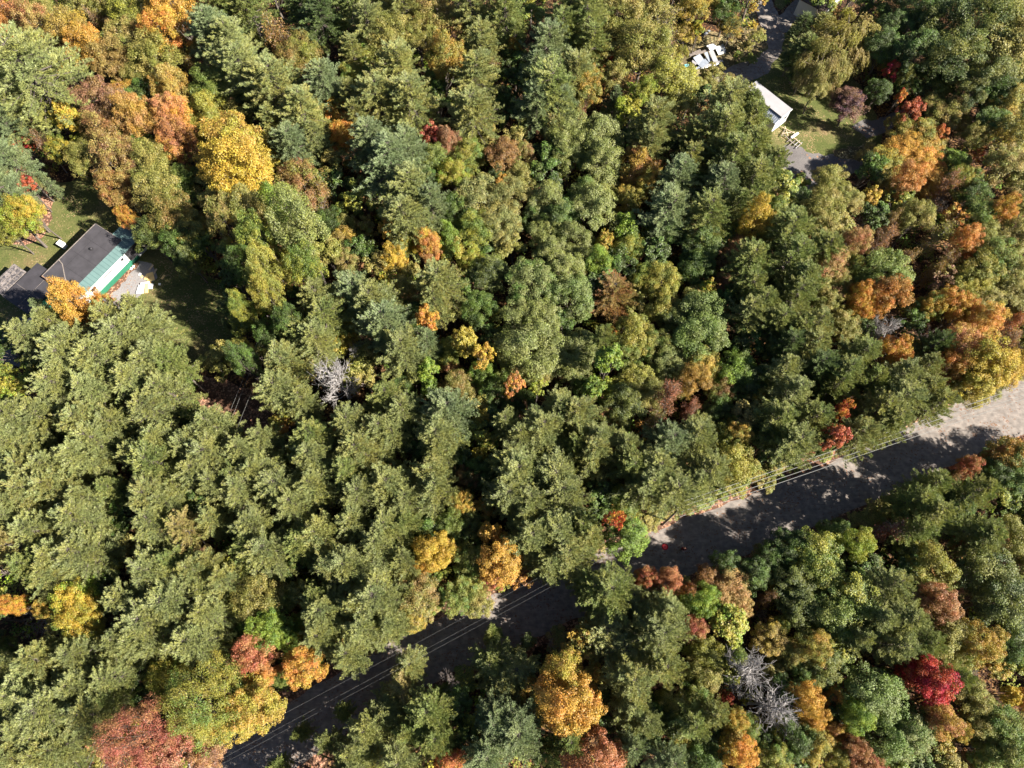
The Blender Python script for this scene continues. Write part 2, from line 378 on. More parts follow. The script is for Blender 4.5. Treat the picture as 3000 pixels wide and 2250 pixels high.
for i in range(6): ws.box(-5.2, -2.6, -10.45 - i * .75 - .06, -10.45 - i * .75, 2.683, 2.70)
for i in range(4): ws.box(-5.1 + i * .7, -5.04 + i * .7, -14.3, -10.3, 2.686, 2.712)
ws.build('batten', M['lumber'], wr)
hb('shed_roof', M['lean'], 2.2, 5.4, 14.6, 17.6, 2.3, 2.42)
hb('shed_wall', M['white'], 2.35, 5.25, 14.7, 17.45, 0, 2.3)
# teal porch roof slopes gently to the eave
pr = MB(); pr.hexa([(4.82, .0, 3.36), (6.15, .0, 3.02), (6.15, -11.2, 3.02), (4.82, -11.2, 3.36)], [(4.82, .0, 3.46), (6.15, .0, 3.12), (6.15, -11.2, 3.12), (4.82, -11.2, 3.46)])
porch = pr.build('porch_roof', M['teal'], house)
pr = MB(); pr.hexa([(2.9, 2.9, 3.2), (6.15, 3.1, 3.02), (6.15, .02, 3.02), (2.9, .02, 3.2)], [(2.9, 2.9, 3.3), (6.15, 3.1, 3.12), (6.15, .02, 3.12), (2.9, .02, 3.3)])
porch2 = pr.build('porch_roof', M['teal'], house)
rb = MB()
for i in range(20):
    y = -.28 - i * .57; rb.bar((4.84, y, 3.475), (6.16, y, 3.135), .035, .04)
rb.build('standing_seam', M['tealrib'], porch)
rb = MB()
for i in range(5): rb.bar((2.95, .4 + i * .57, 3.315), (6.16, .4 + i * .57, 3.135), .035, .04)
rb.build('standing_seam', M['tealrib'], porch2)
# exposed dark wall band at the far end, window and door marks, wall patches
hb('tarpaper_band', M['seam'], 5.76, 6.05, -2.6, 1.1, .95, 2.9)
for y, z, wd, hh in ((1.9, 1.9, .5, .5), (4.6, 2.0, 1.7, .25), (7.2, 1.8, .9, .6), (9.0, 1.8, .7, .5)):
    f = MB(); f.box(5.752, 5.80, -y - wd / 2, -y + wd / 2, z, z + hh); fo = f.build('window', M['white'], house)
    g = MB(); g.box(5.802, 5.81, -y - wd / 2 + .05, -y + wd / 2 - .05, z + .05, z + hh - .05); g.build('pane', M['glass'], fo)
# roof seams, flashing and vents
sm = MB()
for y in (2.3, 4.7, 6.95): sm.box(.05, 4.75, -y - .02, -y + .02, 3.503, 3.512)
sm.box(1.5, 1.53, -6.9, -.3, 3.503, 3.510)
sm.build('roof_seam', M['seam'], roof)
sm = MB(); sm.box(-2.4, 2.1, -12.2, -12.17, 3.003, 3.01); sm.box(.2, .23, -14.3, -9.7, 3.003, 3.01); sm.build('roof_seam', M['lumber'], low)
fl = MB(); fl.box(-.03, .06, -9.6, -.02, 3.503, 3.54); fl.box(.07, 4.7, -.07, -.02, 3.503, 3.54); fl.build('flashing', M['lumber'], roof)
fl = MB(); fl.box(.0, 4.7, -9.68, -9.54, 3.513, 3.56); fl.box(.3, 2.2, -9.85, -9.70, 3.01, 3.06); fl.build('flashing', M['rust'], roof)
fl = MB(); fl.bar((.9, -6.9, 3.52), (2.9, -8.3, 3.52), .12, .012); fl.bar((2.9, -8.3, 3.52), (3.7, -8.6, 3.52), .16, .012); fl.bar((.1, -6.7, 3.52), (.9, -6.9, 3.52), .12, .012); fl.build('repair_patch', M['lumber'], roof)
for x, y, r in ((2.45, 3.2, .14), (3.95, 8.0, .16)):
    v = MB(); v.tube((x, -y, 3.5), (x, -y, 3.72), r, r * .9, 12); v.tube((x, -y, 3.72), (x, -y, 3.80), r * 1.35, r * .7, 12); v.tube((x, -y, 3.502), (x, -y, 3.53), r * 1.9, r * 1.9, 12)
    v.build('vent', M['seam'], roof)
ft = MB(); ft.box(2.42, 5.72, -9.9, -9.66, 0, 1.0); ft.build('step', M['lumber'], house)

def hl(x, y, z=0):   # house-local to world
    c, s = math.cos(hz), math.sin(hz); return (A3[0] + c * x + s * y, A3[1] + s * x - c * y, z)

# white chest beside the house
p = P(187, 722)[0]
wc = empty('storage_chest', (p[0], p[1], 0), hz + .05); tag(wc, 'white chest standing on the grass beside the long dark flat roof', 'chest')
b = MB(); b.box(-.5, .5, -.35, .35, .05, .72); b.build('chest_body', M['white'], wc, .02)
b = MB(); b.box(-.54, .54, -.38, .38, .722, .82); b.build('lid', M['foamw'], wc, .02)
for sx in (-.42, .42):
    for sy in (-.28, .28): b = MB(); b.box(sx - .04, sx + .04, sy - .04, sy + .04, 0, .05); b.build('foot', M['seam'], wc)

# foam boards on the patio
def board(px, py, wd, ln, rz, mat, label, z=.03, th=.06, group='foam boards by the patio', name='foam_board', tilt=0):
    q = P(px, py)[0]; m = MB(); m.box(-wd / 2, wd / 2, -ln / 2, ln / 2, 0, th); o = m.build(name, mat, None, .01)
    o.location = (q[0], q[1], z); o.rotation_euler = (tilt, 0, rz)
    return tag(o, label, 'board' if name == 'foam_board' else 'panel', group)
board(441, 812, .95, 1.35, hz + .95, M['foamy'], 'large yellow foam board, the uppermost flat piece on the patio edge', .02)
board(430, 815, .5, .6, hz + .4, M['foamy'], 'small yellow foam piece just left of the large yellow board', .09)
board(436, 830, .6, .9, hz + .2, M['foamy'], 'yellow foam board between the large yellow board and white sheets', .10)
board(433, 848, .45, 1.5, hz + .75, M['foamy'], 'narrow yellow foam strip lying across the white sheets', .34)
board(416, 850, 1.1, 1.3, hz + .5, M['foamw'], 'big white foam sheet at the left of the pile', .16)
board(428, 838, 1.2, .9, hz + .8, M['foamw'], 'big white foam sheet at the top of the white pile', .24)
board(444, 842, .7, .8, hz + .55, M['foamw'], 'white foam sheet at the right of the white pile', .28)
board(478, 812, .3, .7, hz + .1, M['foamy'], 'small yellow strip lying alone on the grass right of the patio', .02)
board(468, 833, .3, .3, hz + .6, M['foamw'], 'small white foam scrap alone on the grass', .02)
board(411, 804, .35, .4, hz + .3, M['foamw'], 'small white scrap on the gravel left of the yellow boards', .03)
board(416, 811, .3, .35, hz + 1, M['foamy'], 'small tan scrap on the gravel beside a white scrap', .03)
board(443, 784, .25, .9, hz + .1, M['palewood'], 'tan wooden board at the top corner of the patio', .02, name='wood_board', group='boards at the patio corner')
board(455, 796, .22, .9, hz + .3, M['palewood'], 'tan wooden board lying just right of another at the patio corner', .02, name='wood_board', group='boards at the patio corner')
board(385, 788, .3, .35, hz + .3, M['foamw'], 'white scrap against the green skirting near the shaded end', .03)
board(392, 781, .25, .3, hz + .7, M['foamw'], 'white scrap at the far end of the green skirting', .03)

# ---------------------------------------------------------------- white trailer shed (top right)
N3, _ = P(2000 + 795 / 3.687, 50 + 688 / 3.687, 2.7)
az = math.atan2(-.756, .655)
shed = empty('trailer_shed', (N3[0], N3[1], 0), az); tag(shed, 'long white shed with pale grey roof under the pines near the driveway', 'shed')
def sb(name, mat, x0, x1, y0, y1, z0, z1, par=shed, z1b=None, bev=0):
    m = MB(); m.box(x0, x1, y0, y1, z0, z1, z1b=z1b); return m.build(name, mat, par, bev)
sb('wall', M['white'], .08, 6.9, -2.15, -.06, .1, 2.6)
sr = sb('roof', M['lean'], 0, 6.98, -2.25, 0, 2.6, 2.7)
t = MB(); t.box(6.982, 7.02, -2.3, .05, 2.5, 2.73); t.build('fascia', M['white'], shed)
m = MB(); m.hexa([(2.0, -3.3, 1.9), (6.9, -3.3, 1.9), (6.9, -2.17, 2.4), (2.0, -2.17, 2.4)], [(2.0, -3.3, 1.98), (6.9, -3.3, 1.98), (6.9, -2.17, 2.48), (2.0, -2.17, 2.48)])
lr = m.build('lean_to_roof', M['sheet'], shed)
m = MB()
for i in range(16): m.bar((2.15 + i * .31, -3.32, 2.0), (2.15 + i * .31, -2.26, 2.47), .06, .04)
m.build('corrugation', M['steel'], lr)
sb('lean_to_wall', M['white'], 2.1, 6.85, -3.15, -2.18, .1, 1.88)
wn = sb('window', M['white'], 6.902, 6.94, -1.2, -.5, 1.3, 1.9); sb('pane', M['glass'], 6.942, 6.95, -1.13, -.57, 1.37, 1.83, wn)
dr = sb('door', M['foamw'], 6.862, 6.90, -3.0, -2.3, .15, 1.75)
sb('base_sill', M['lumber'], 0.1, 6.88, -2.1, -.1, 0, .1)

# ---------------------------------------------------------------- house cut by the top edge
K, _ = P(2424, 30, 3.6); K1, _ = P(2322, -24, 3.6)
kz = math.atan2(K1[1] - K[1], K1[0] - K[0])
bh = empty('brown_roofed_house', (K[0], K[1], 0), kz); tag(bh, 'brown shingled house with white gable trim cut by the top edge', 'house')
def bb(name, mat, x0, x1, y0, y1, z0, z1, par=bh):
    m = MB(); m.box(x0, x1, y0, y1, z0, z1); return m.build(name, mat, par)
bb('wall', M['white'], .3, 4.7, -6.7, -.3, 0, 3.0)
m = MB()   # gable roof: ridge runs along local x
m.hexa([(0, 0, 3.0), (5, 0, 3.0), (5, -3.5, 4.9), (0, -3.5, 4.9)], [(0, 0, 3.15), (5, 0, 3.15), (5, -3.5, 5.05), (0, -3.5, 5.05)])
m.hexa([(0, -3.502, 4.9), (5, -3.502, 4.9), (5, -7, 3.0), (0, -7, 3.0)], [(0, -3.502, 5.05), (5, -3.502, 5.05), (5, -7, 3.15), (0, -7, 3.15)])
m.build('roof', M['brown'], bh)
m = MB(); m.v += [(.3, -.3, 3.0), (.3, -6.7, 3.0), (.3, -3.5, 4.75), (.5, -.3, 3.0), (.5, -6.7, 3.0), (.5, -3.5, 4.75)]
m.f += [(0, 1, 2), (5, 4, 3), (0, 3, 4, 1), (1, 4, 5, 2), (2, 5, 3, 0)]; m.build('gable', M['white'], bh)
m = MB(); m.bar((-.05, 0, 3.08), (-.05, -3.5, 4.98), .08, .26); m.bar((-.05, -7, 3.08), (-.05, -3.5, 4.98), .08, .26); m.build('trim', M['white'], bh)
m = MB(); m.tube((3.2, -1.1, 3.4), (3.2, -1.1, 4.2), .12, .12); m.build('vent', M['white'], bh)
wn = bb('window', M['white'], .25, .298, -4.1, -2.9, 1.0, 2.2); bb('pane', M['glass'], .24, .248, -4.0, -3.0, 1.1, 2.1, wn)

# ---------------------------------------------------------------- rubble heaps: every sheet and plank its own thing
def loose(name, px, py, z, wd, ln, th, rz, tilt, mat, label, cat, group):
    q = P(px, py, z)[0]; m = MB(); m.box(-wd / 2, wd / 2, -ln / 2, ln / 2, -th / 2, th / 2); o = m.build(name, mat)
    o.location = q; o.rotation_euler = (tilt, 0, rz)
    return tag(o, label, cat, group)
G = 'scrap sheets and panels heaped beside the driveway'
def zp(x, y): return 1950 + x / 7.373, 60 + y / 7.373
SC = [('scrap_panel', 1000, 570, .9, 1.3, 1.9, .08, 2.1, .15, 'foamw', 'white slotted panel at the top of the scrap heap'),
      ('scrap_panel', 1180, 640, .5, 1.5, 1.9, .06, .3, .1, 'foamw', 'white sheet at the upper right of the scrap heap'),
      ('scrap_panel', 1260, 590, .6, .25, 1.6, .06, .35, .2, 'sheet', 'narrow metal strip at the upper right corner of the scrap heap'),
      ('scrap_panel', 1030, 770, .95, .95, 2.6, .1, .28, .1, 'lean', 'long grey-brown panel laid upright across the scrap heap'),
      ('scrap_panel', 930, 800, .75, .8, 2.4, .05, .45, .2, 'sheet', 'blue-grey sheet left of the grey-brown panel in the heap'),
      ('scrap_panel', 720, 840, .6, 1.7, 1.7, .05, .6, .25, 'sheet', 'wide blue-grey sheet at the left of the scrap heap'),
      ('scrap_panel', 830, 920, .5, 1.2, 2.2, .05, -.9, .1, 'sheet', 'fanned blue-grey sheet near the bottom of the scrap heap'),
      ('scrap_panel', 780, 980, .35, .4, 2.8, .05, -1.05, .05, 'sheet', 'thin blue-grey strip below the fanned sheet'),
      ('scrap_panel', 980, 940, .3, .5, 5.0, .08, -1.25, .02, 'lean', 'very long pale strip along the bottom of the scrap heap'),
      ('scrap_panel', 960, 985, .15, .3, 4.0, .08, -1.27, .0, 'foamw', 'lowest long white strip of the scrap heap'),
      ('scrap_panel', 640, 700, .5, .7, 2.4, .05, -1.2, .15, 'lumber', 'dark weathered board at the upper left of the scrap heap'),
      ('scrap_panel', 800, 680, .6, .5, 3.0, .05, -1.15, .1, 'lumber', 'long dark board under the white slotted panel'),
      ('scrap_panel', 900, 255, .4, .35, 1.4, .06, -.9, .1, 'sheet', 'metal strip in shade right of the small lime shrub'),
      ('scrap_panel', 650, 385, .3, .4, 1.6, .06, -1.1, .0, 'foamw', 'white sheet just below the small lime shrub'),
      ('scrap_panel', 820, 330, .3, .25, 2.2, .05, -1.0, .0, 'lumber', 'dark plank right of the small lime shrub')]
for nm, x, y, z, wd, ln, th, rz, tl, mt, lb in SC:
    u, v = zp(x, y); loose(nm, u, v, z, wd * .8, ln * .8, th, rz, tl, M[mt], lb, 'panel', G)
u, v = zp(620, 945); q = P(u, v)[0]
bk = empty('plastic_tub', (q[0], q[1], 0)); tag(bk, 'pale round tub at the lower left of the scrap heap', 'tub')
m = MB(); m.tube((0, 0, 0), (0, 0, .5), .36, .45, 16); m.build('tub_body', M['foamw'], bk)
m = MB(); m.tube((0, 0, .502), (0, 0, .54), .48, .48, 16); m.build('rim', M['lean'], bk)
u, v = zp(460, 975); loose('tarp_scrap', u, v, .1, .7, .5, .05, .4, .1, M['blue'], 'small light blue scrap left of the round tub', 'scrap', G)

G2 = 'planks in the wood pile by the white shed'
rg = random.Random(4)
def zq(x, y): return 2250 + x / 5.53, 350 + y / 5.53
WD = [(330, 175, .7, 2.6, .9, 'palewood', 'pale timber slanting up at the top of the wood pile'), (330, 215, .6, 2.4, -1.35, 'palewood', 'pale timber lying level near the top of the wood pile'),
      (300, 190, .5, 2.2, .1, 'palewood', 'pale timber crossing the others at the top of the wood pile'), (250, 210, .5, 2.0, -.5, 'lumber', 'dark timber at the upper left of the wood pile'),
      (450, 245, .8, 1.4, -.9, 'foamw', 'white board at the upper right of the wood pile'), (420, 270, .7, 1.2, -.95, 'foamw', 'white board just below another in the wood pile'),
      (390, 300, .5, 2.6, -.9, 'lumber', 'dark timber across the middle of the wood pile'), (350, 330, .4, 2.6, .7, 'lumber', 'dark timber slanting down to the right in the wood pile'),
      (460, 330, .5, 2.4, .75, 'palewood', 'pale timber at the right edge of the wood pile'), (400, 370, .3, 2.4, -.85, 'lumber', 'dark timber in the lower middle of the wood pile'),
      (430, 400, .3, 2.2, .8, 'lumber', 'dark timber slanting at the bottom of the wood pile'), (500, 420, .25, 1.9, -.8, 'lean', 'grey board at the lower right corner of the wood pile'),
      (470, 380, .4, 1.7, -.8, 'lean', 'grey board above the lower right corner of the wood pile')]
for x, y, z, ln, rz, mt, lb in WD:
    u, v = zq(x, y); loose('plank', u, v, z * .4 + .05, .11 if mt != 'foamw' else .32, ln * .85, .06, rz, rg.uniform(-.12, .12), M[mt], lb, 'plank', G2)

# ---------------------------------------------------------------- landing pad, person, street light, poles, wires
q = P(1948, 1602)[0]
pad = empty('landing_pad', q); tag(pad, 'round red landing pad lying on the shaded dirt road', 'landing pad')
def disc(r0, r1, z, n=40):
    v = []; f = []
    for i in range(n):
        t = 2 * math.pi * i / n
        v += [(r0 * math.cos(t), r0 * math.sin(t), z), (r1 * math.cos(t), r1 * math.sin(t), z)]
    for i in range(n):
        j = (i + 1) % n; f.append((2 * i, 2 * i + 1, 2 * j + 1, 2 * j))
    return v, f
m = MB(); m.tube((0, 0, .012), (0, 0, .035), .38, .38, 32); m.build('pad_sheet', M['red'], pad)
m = MB(); m.v, m.f = disc(.12, .25, .039); m.build('printed_ring', M['redlight'], pad)
m = MB(); m.v, m.f = disc(.30, .37, .039); m.build('hem', plain_mat('dark_red_hem', (.25, .008, .012), .6, .1, 4), pad)
m = MB(); m.v, m.f = disc(.0, .07, .039); m.build('printed_centre', M['redlight'], pad)

def skin_person():
    q = P(1997, 1611)[0]
    root = empty('person', (q[0], q[1], .008), R(165)); tag(root, 'person in dark red top standing on the road beside the red pad', 'person')
    def skinned(name, verts, edges, radii, mat, rootv=0, sub=2):
        me = bpy.data.meshes.new(name); me.from_pydata(verts, edges, []); me.update()
        o = bpy.data.objects.new(name, me); C.objects.link(o); o.parent = root
        sk = o.modifiers.new('s', 'SKIN'); sk.use_smooth_shade = True
        for i, r in enumerate(radii):
            me.skin_vertices[0].data[i].radius = (r, r) if not isinstance(r, tuple) else r
            me.skin_vertices[0].data[i].use_root = (i == rootv)
        s = o.modifiers.new('d', 'SUBSURF'); s.levels = sub; s.render_levels = sub
        bpy.context.view_layer.update()
        dg = bpy.context.evaluated_depsgraph_get()
        nm = bpy.data.meshes.new_from_object(o.evaluated_get(dg)); o.modifiers.clear(); o.data = nm
        nm.materials.clear(); nm.materials.append(mat)
        return o
    skinm = plain_mat('skin', (.42, .25, .18), .6, .08, 6); top = plain_mat('dark_red_jacket', (.16, .02, .035), .8, .2, 5)
    jeans = plain_mat('dark_trousers', (.02, .022, .035), .85, .2, 6); hair = plain_mat('dark_hair', (.03, .018, .012), .6, .3, 10)
    # body: one continuous surface. x right, y forward; looks down at the controller held in both hands
    V = [(0, 0, .95), (0, 0, 1.12), (0, 0, 1.30), (0, 0, 1.42), (0, .01, 1.50), (0, .03, 1.60), (0, .05, 1.70)]
    E_ = [(0, 1), (1, 2), (2, 3), (3, 4), (4, 5), (5, 6)]; Rd = [(.15, .11), (.14, .10), (.17, .11), (.11, .09), .055, .085, .075]
    for s in (-1, 1):
        k = len(V); V += [(s * .19, 0, 1.40), (s * .25, .02, 1.12), (s * .10, .27, 1.14), (s * .06, .33, 1.15)]
        E_ += [(3, k), (k, k + 1), (k + 1, k + 2), (k + 2, k + 3)]; Rd += [.062, .047, .032, .036]
        for j in range(4):
            kk = len(V); V += [(s * (.05 + .018 * j - .03), .37, 1.175 - .006 * j), (s * (.03 + .015 * j - .03), .395, 1.165 - .006 * j)]
            E_ += [(k + 3, kk), (kk, kk + 1)]; Rd += [.009, .008]
        kk = len(V); V += [(s * .035, .335, 1.185), (s * .02, .35, 1.20)]; E_ += [(k + 3, kk), (kk, kk + 1)]; Rd += [.011, .009]
        k = len(V); V += [(s * .10, 0, .86), (s * .12, .02, .48), (s * .13, -.01, .09), (s * .15, .14, .04)]
        E_ += [(0, k), (k, k + 1), (k + 1, k + 2), (k + 2, k + 3)]; Rd += [.09, .06, .042, .036]
    body = skinned('body', V, E_, Rd, skinm)
    V = [(0, 0, .93), (0, 0, 1.12), (0, 0, 1.30), (0, 0, 1.41), (0, .01, 1.47)]; E_ = [(0, 1), (1, 2), (2, 3), (3, 4)]; Rd = [(.185, .14), (.165, .125), (.195, .135), (.13, .11), .07]
    for s in (-1, 1):
        k = len(V); V += [(s * .19, 0, 1.40), (s * .255, .02, 1.12), (s * .12, .24, 1.135)]; E_ += [(3, k), (k, k + 1), (k + 1, k + 2)]; Rd += [.08, .064, .048]
    skinned('jacket', V, E_, Rd, top)
    V = [(0, 0, .97), (0, 0, .90)]; E_ = [(0, 1)]; Rd = [(.165, .125), (.16, .12)]
    for s in (-1, 1):
        k = len(V); V += [(s * .10, 0, .80), (s * .12, .02, .48), (s * .13, -.01, .10)]; E_ += [(1, k), (k, k + 1), (k + 1, k + 2)]; Rd += [.105, .076, .06]
    skinned('trousers', V, E_, Rd, jeans)
    V = [(0, .0, 1.73), (0, -.05, 1.70), (0, -.06, 1.62)]; skinned('hair', V, [(0, 1), (1, 2)], [.075, .085, .06], hair)
    for s in (-1, 1):
        m = MB(); m.tube((s * .03, .118, 1.675), (s * .03, .128, 1.673), .011, .008, 8); m.build('eye', M['seam'], body)
        m = MB(); m.box(s * .082 - .008, s * .082 + .008, .02, .055, 1.63, 1.70); m.build('ear', skinm, body, .004)
        m = MB(); m.box(s * .145 - .05, s * .145 + .05, -.09, .2, .0, .09); m.build('shoe', M['seam'], root, .025)
    m = MB(); m.hexa([(-.014, .115, 1.625), (.014, .115, 1.625), (.012, .15, 1.63), (-.012, .15, 1.63)], [(-.006, .12, 1.675), (.006, .12, 1.675), (.005, .13, 1.672), (-.005, .13, 1.672)]); m.build('nose', skinm, body)
    m = MB(); m.box(-.025, .025, .115, .125, 1.595, 1.603); m.build('mouth', top, body)
    c = MB(); c.box(-.10, .10, -.05, .05, -.02, .02); o = c.build('remote_control', M['lean'], None, .012)
    ang = R(165); o.location = (q[0] - math.sin(ang) * .37, q[1] + math.cos(ang) * .37, 1.165); o.rotation_euler = (0, 0, ang)
    tag(o, 'grey remote control held in both hands by the person on the road', 'remote control')
skin_person()

def upole(px, py, zt, label, rz, arm=.75, off=0):
    q = P(px, py, zt)[0]; r = empty('utility_pole', (q[0], q[1], 0), rz); tag(r, label, 'utility pole', 'utility poles')
    m = MB(); m.tube((0, 0, 0), (0, 0, zt + .25), .15, .10, 12); m.build('pole', M['pole'], r)
    m = MB(); m.box(-.06, .06, -arm, arm, zt - .1, zt + .02); m.build('crossarm', M['pole'], r)
    for s in (-.95, -.35, .35, .95):
        m = MB(); m.tube((0, s * arm, zt + .021), (0, s * arm, zt + .14), .05, .035, 8); m.build('insulator', M['lean'], r)
    return q, rz, arm
ZW = 8.2
d_ = unit(np.array(P(2830, 1212, ZW)[0]) - np.array(P(1985, 1500, ZW)[0])); ra = math.atan2(d_[1], d_[0])
poles = [upole(560, 2262, ZW, 'utility pole with crossarm standing off the lower left corner of the road', ra + .12),
         upole(1985, 1496, ZW, 'utility pole with crossarm among roadside pines above the red pad', ra),
         upole(3260, 1060, ZW, 'utility pole with crossarm beyond the right edge by the road', ra)]
def arm_pt(pl, s, z=ZW + .15):
    q, rz, arm = pl; return np.array([q[0] - math.sin(rz) * s * arm, q[1] + math.cos(rz) * s * arm, z])
def wire(a, b, sag, label, group, r=.018):
    m = MB(); n = 22; pts = [a + (b - a) * t - np.array([0, 0, 4 * sag * t * (1 - t)]) for t in np.linspace(0, 1, n)]
    for i in range(n - 1): m.tube(pts[i], pts[i + 1], r, r, 5)
    tag(m.build('power_line', M['wire']), label, 'cable', group)
for i in range(2):
    sp = 'right of' if i else 'left of'
    for s, nm in (((-.95, 'lowest'), (-.35, 'second lowest'), (.35, 'second highest'), (.95, 'highest')) if i else ((-.95, 'lowest'), (-.35, 'middle'), (.95, 'highest'))):
        wire(arm_pt(poles[i], s), arm_pt(poles[i + 1], s), .5, nm + ' of the overhead lines along the road %s the middle pole' % sp, 'overhead lines along the road', .026 if i else .004)
a0 = np.array(P(235, 2330, 7.5)[0]); a1 = np.array(P(800, 930, 7.5)[0]); dd = unit(a1 - a0); nv = np.array([-dd[1], dd[0], 0])
ra2 = math.atan2(dd[1], dd[0])
upole(235, 2330, 7.35, 'utility pole with crossarm beyond the bottom edge below the pines', ra2, .8)
upole(800, 930, 7.35, 'utility pole hidden in the trees above the dark woodland gap', ra2, .8)
for s, nm in ((.76, 'left'), (0.28, 'middle'), (-.76, 'right')):
    wire(a0 + nv * s, a1 + nv * s, .6, nm + ' one of three thin lines crossing the dark woodland gap', 'three lines over the dark woodland gap', .009)
q = P(2556, 196)[0]
sl = empty('street_lamp', q, R(200)); tag(sl, 'tall thin yard lamp pole in shade right of the big willow', 'lamp post')
m = MB(); m.tube((0, 0, 0), (0, 0, 6.2), .09, .06, 10); m.build('pole', M['steel'], sl)
m = MB(); m.tube((0, 0, 6.1), (.7, 0, 6.4), .04, .035, 8); m.build('arm', M['steel'], sl)
m = MB(); m.box(.6, 1.15, -.14, .14, 6.36, 6.5); m.build('lamp_head', M['sheet'], sl, .03)


# ---------------------------------------------------------------- tree makers (each returns trunk mesh, crown mesh; base at the origin)
def tubes(polys, n=5):
    """polys: list of (points kx3, radii k) -> verts, quad faces"""
    V = []; Q = []; off = 0; ang = np.arange(n) * 2 * math.pi / n; ca = np.cos(ang)[:, None]; sa = np.sin(ang)[:, None]
    for pts, rad in polys:
        pts = np.asarray(pts, float); k = len(pts)
        d = unit(np.gradient(pts, axis=0)); ref = np.array([.31, .17, .93]) if abs(d[0][2]) < .9 else np.array([.93, .31, .17])
        for i in range(k):
            x = unit(np.cross(d[i], ref)); y = np.cross(d[i], x)
            V.append(pts[i] + rad[i] * (ca * x + sa * y))
        i = np.arange(k - 1)[:, None] * n; j = np.arange(n)[None]; jn = (j + 1) % n
        Q.append(np.stack([i + j, i + jn, i + n + jn, i + n + j], -1).reshape(-1, 4) + off); off += k * n
    return np.concatenate(V), np.concatenate(Q)

def blades(p, d, ln, wd, rg):
    """thin needle-spray triangles at p along d"""
    n = len(p); d = unit(d); r = rg.normal(size=(n, 3)) * .45 + np.array([0, 0, 1.]); s = unit(np.cross(d, r)) * np.asarray(wd).reshape(-1, 1) / 2
    V = np.stack([p - s, p + s, p + d * np.asarray(ln).reshape(-1, 1)], 1).reshape(-1, 3)
    return V, np.arange(n * 3).reshape(-1, 3)

def leaves(p, nrm, size, rg):
    """rhombic leaves centred at p facing nrm"""
    n = len(p); nrm = unit(nrm); r = rg.normal(size=(n, 3)); a = unit(np.cross(nrm, r)); b = np.cross(nrm, a)
    s = np.asarray(size).reshape(-1, 1)
    V = np.stack([p - a * s * .62, p - b * s * .42, p + a * s * .62, p + b * s * .42], 1).reshape(-1, 3)
    return V, np.arange(n * 4).reshape(-1, 4)

def make_pine(seed, H=18.0, RR=4.5, whorl=.52, z0f=.42, dense=1.1, tuft=.30, limbs=1.0, shape=.44):
    rg = np.random.default_rng(seed); polys = []
    lean = rg.normal(size=2) * .25
    tz = np.linspace(0, H, 14); tx = np.stack([lean[0] * (tz / H) ** 2, lean[1] * (tz / H) ** 2, tz], 1)
    polys.append((tx, np.linspace(.26, .03, 14) * H / 18))
    TP = []; TD = []; TC = []
    z = H * z0f
    sect = rg.uniform(.72, 1.18, 9)
    while z < H - .25:
        t = (z - H * z0f) / (H * (1 - z0f))
        prof = (1 - t) ** shape * (.7 + .3 * min(1, t * 3 + .3))
        nb = rg.integers(5, 8) if t < .85 else 5
        a0 = rg.uniform(0, 6.28)
        for k in range(nb):
            if rg.random() < .07: continue
            az = a0 + k * 6.283 / nb + rg.normal() * .25
            L = RR * prof * sect[int((az % 6.283) / 6.284 * 9)] * rg.uniform(.62, 1.2)
            if L < .25: L = .25
            rise = .12 + .75 * t + rg.normal() * .06; curl = rg.uniform(.05, .22)
            n = max(4, int(L / .45)); s = np.linspace(0, 1, n + 1)
            bend = rg.normal() * .12
            hx = np.cos(az + bend * s) * s * L; hy = np.sin(az + bend * s) * s * L
            hz = z + L * (rise * s * .6 - .18 * s * (1 - t) + curl * s * s)
            c = lean * (z / H) ** 2
            B = np.stack([hx + c[0], hy + c[1], hz], 1)
            polys.append((B, np.linspace(.028 + .014 * L, .012, n + 1) * limbs))
            cv = rg.random(); bd = unit(B[-1] - B[0])
            side = np.array([-bd[1], bd[0], 0]); side = unit(side)
            st = .26 + .1 * (1 - t)
            ss = np.arange(max(.22, 1 - 2.6 / L), 1.001, max(.05, .27 / L / dense))
            for q in ss:
                p0 = np.array([np.interp(q, s, B[:, 0]), np.interp(q, s, B[:, 1]), np.interp(q, s, B[:, 2])])
                for sd in (-1, 1):
                    if rg.random() < .12: continue
                    l = (.24 + (1 - q) * L * .31) * rg.uniform(.6, 1.2); l = min(l, 1.2)
                    d = unit(bd * 1.0 + side * sd * rg.uniform(.55, .95) + np.array([0, 0, .28 + .2 * rg.random()]))
                    m = max(2, int(l / .21)); u = (np.arange(m) + rg.random()) / m
                    TP.append(p0 + d * l * u[:, None]); TD.append(np.repeat(d[None], m, 0)); TC.append(np.full(m, cv) * .6 + rg.random() * .4)
            TP.append(B[-1:]); TD.append(bd[None] + [[0, 0, .5]]); TC.append(np.array([cv]))
        z += whorl * rg.uniform(.8, 1.2) * (1 - .45 * t)
    TP.append(tx[-1:]); TD.append(np.array([[0, 0, 1.]])); TC.append(np.array([.5]))
    TP = np.concatenate(TP); TD = unit(np.concatenate(TD)); TC = np.concatenate(TC)
    TP = TP + rg.normal(size=TP.shape) * .05
    nb = 10; n = len(TP)
    p = np.repeat(TP, nb, 0); d = np.repeat(TD, nb, 0); c = np.repeat(TC, nb)
    d = d * .85 + rg.normal(size=p.shape) * .40 + np.array([0, 0, .25])
    V, T = blades(p + rg.normal(size=p.shape) * .03, d, tuft * rg.uniform(.65, 1.25, len(p)), rg.uniform(.04, .07, len(p)), rg)
    crown = mesh_np('pine_crown', V, [T], {'clump': c, 'leafvar': np.repeat(rg.random(n), nb) * .55 + rg.random(len(p)) * .45})
    tv, tq = tubes(polys, 5)
    return mesh_np('pine_trunk', tv, [tq]), crown, H, RR

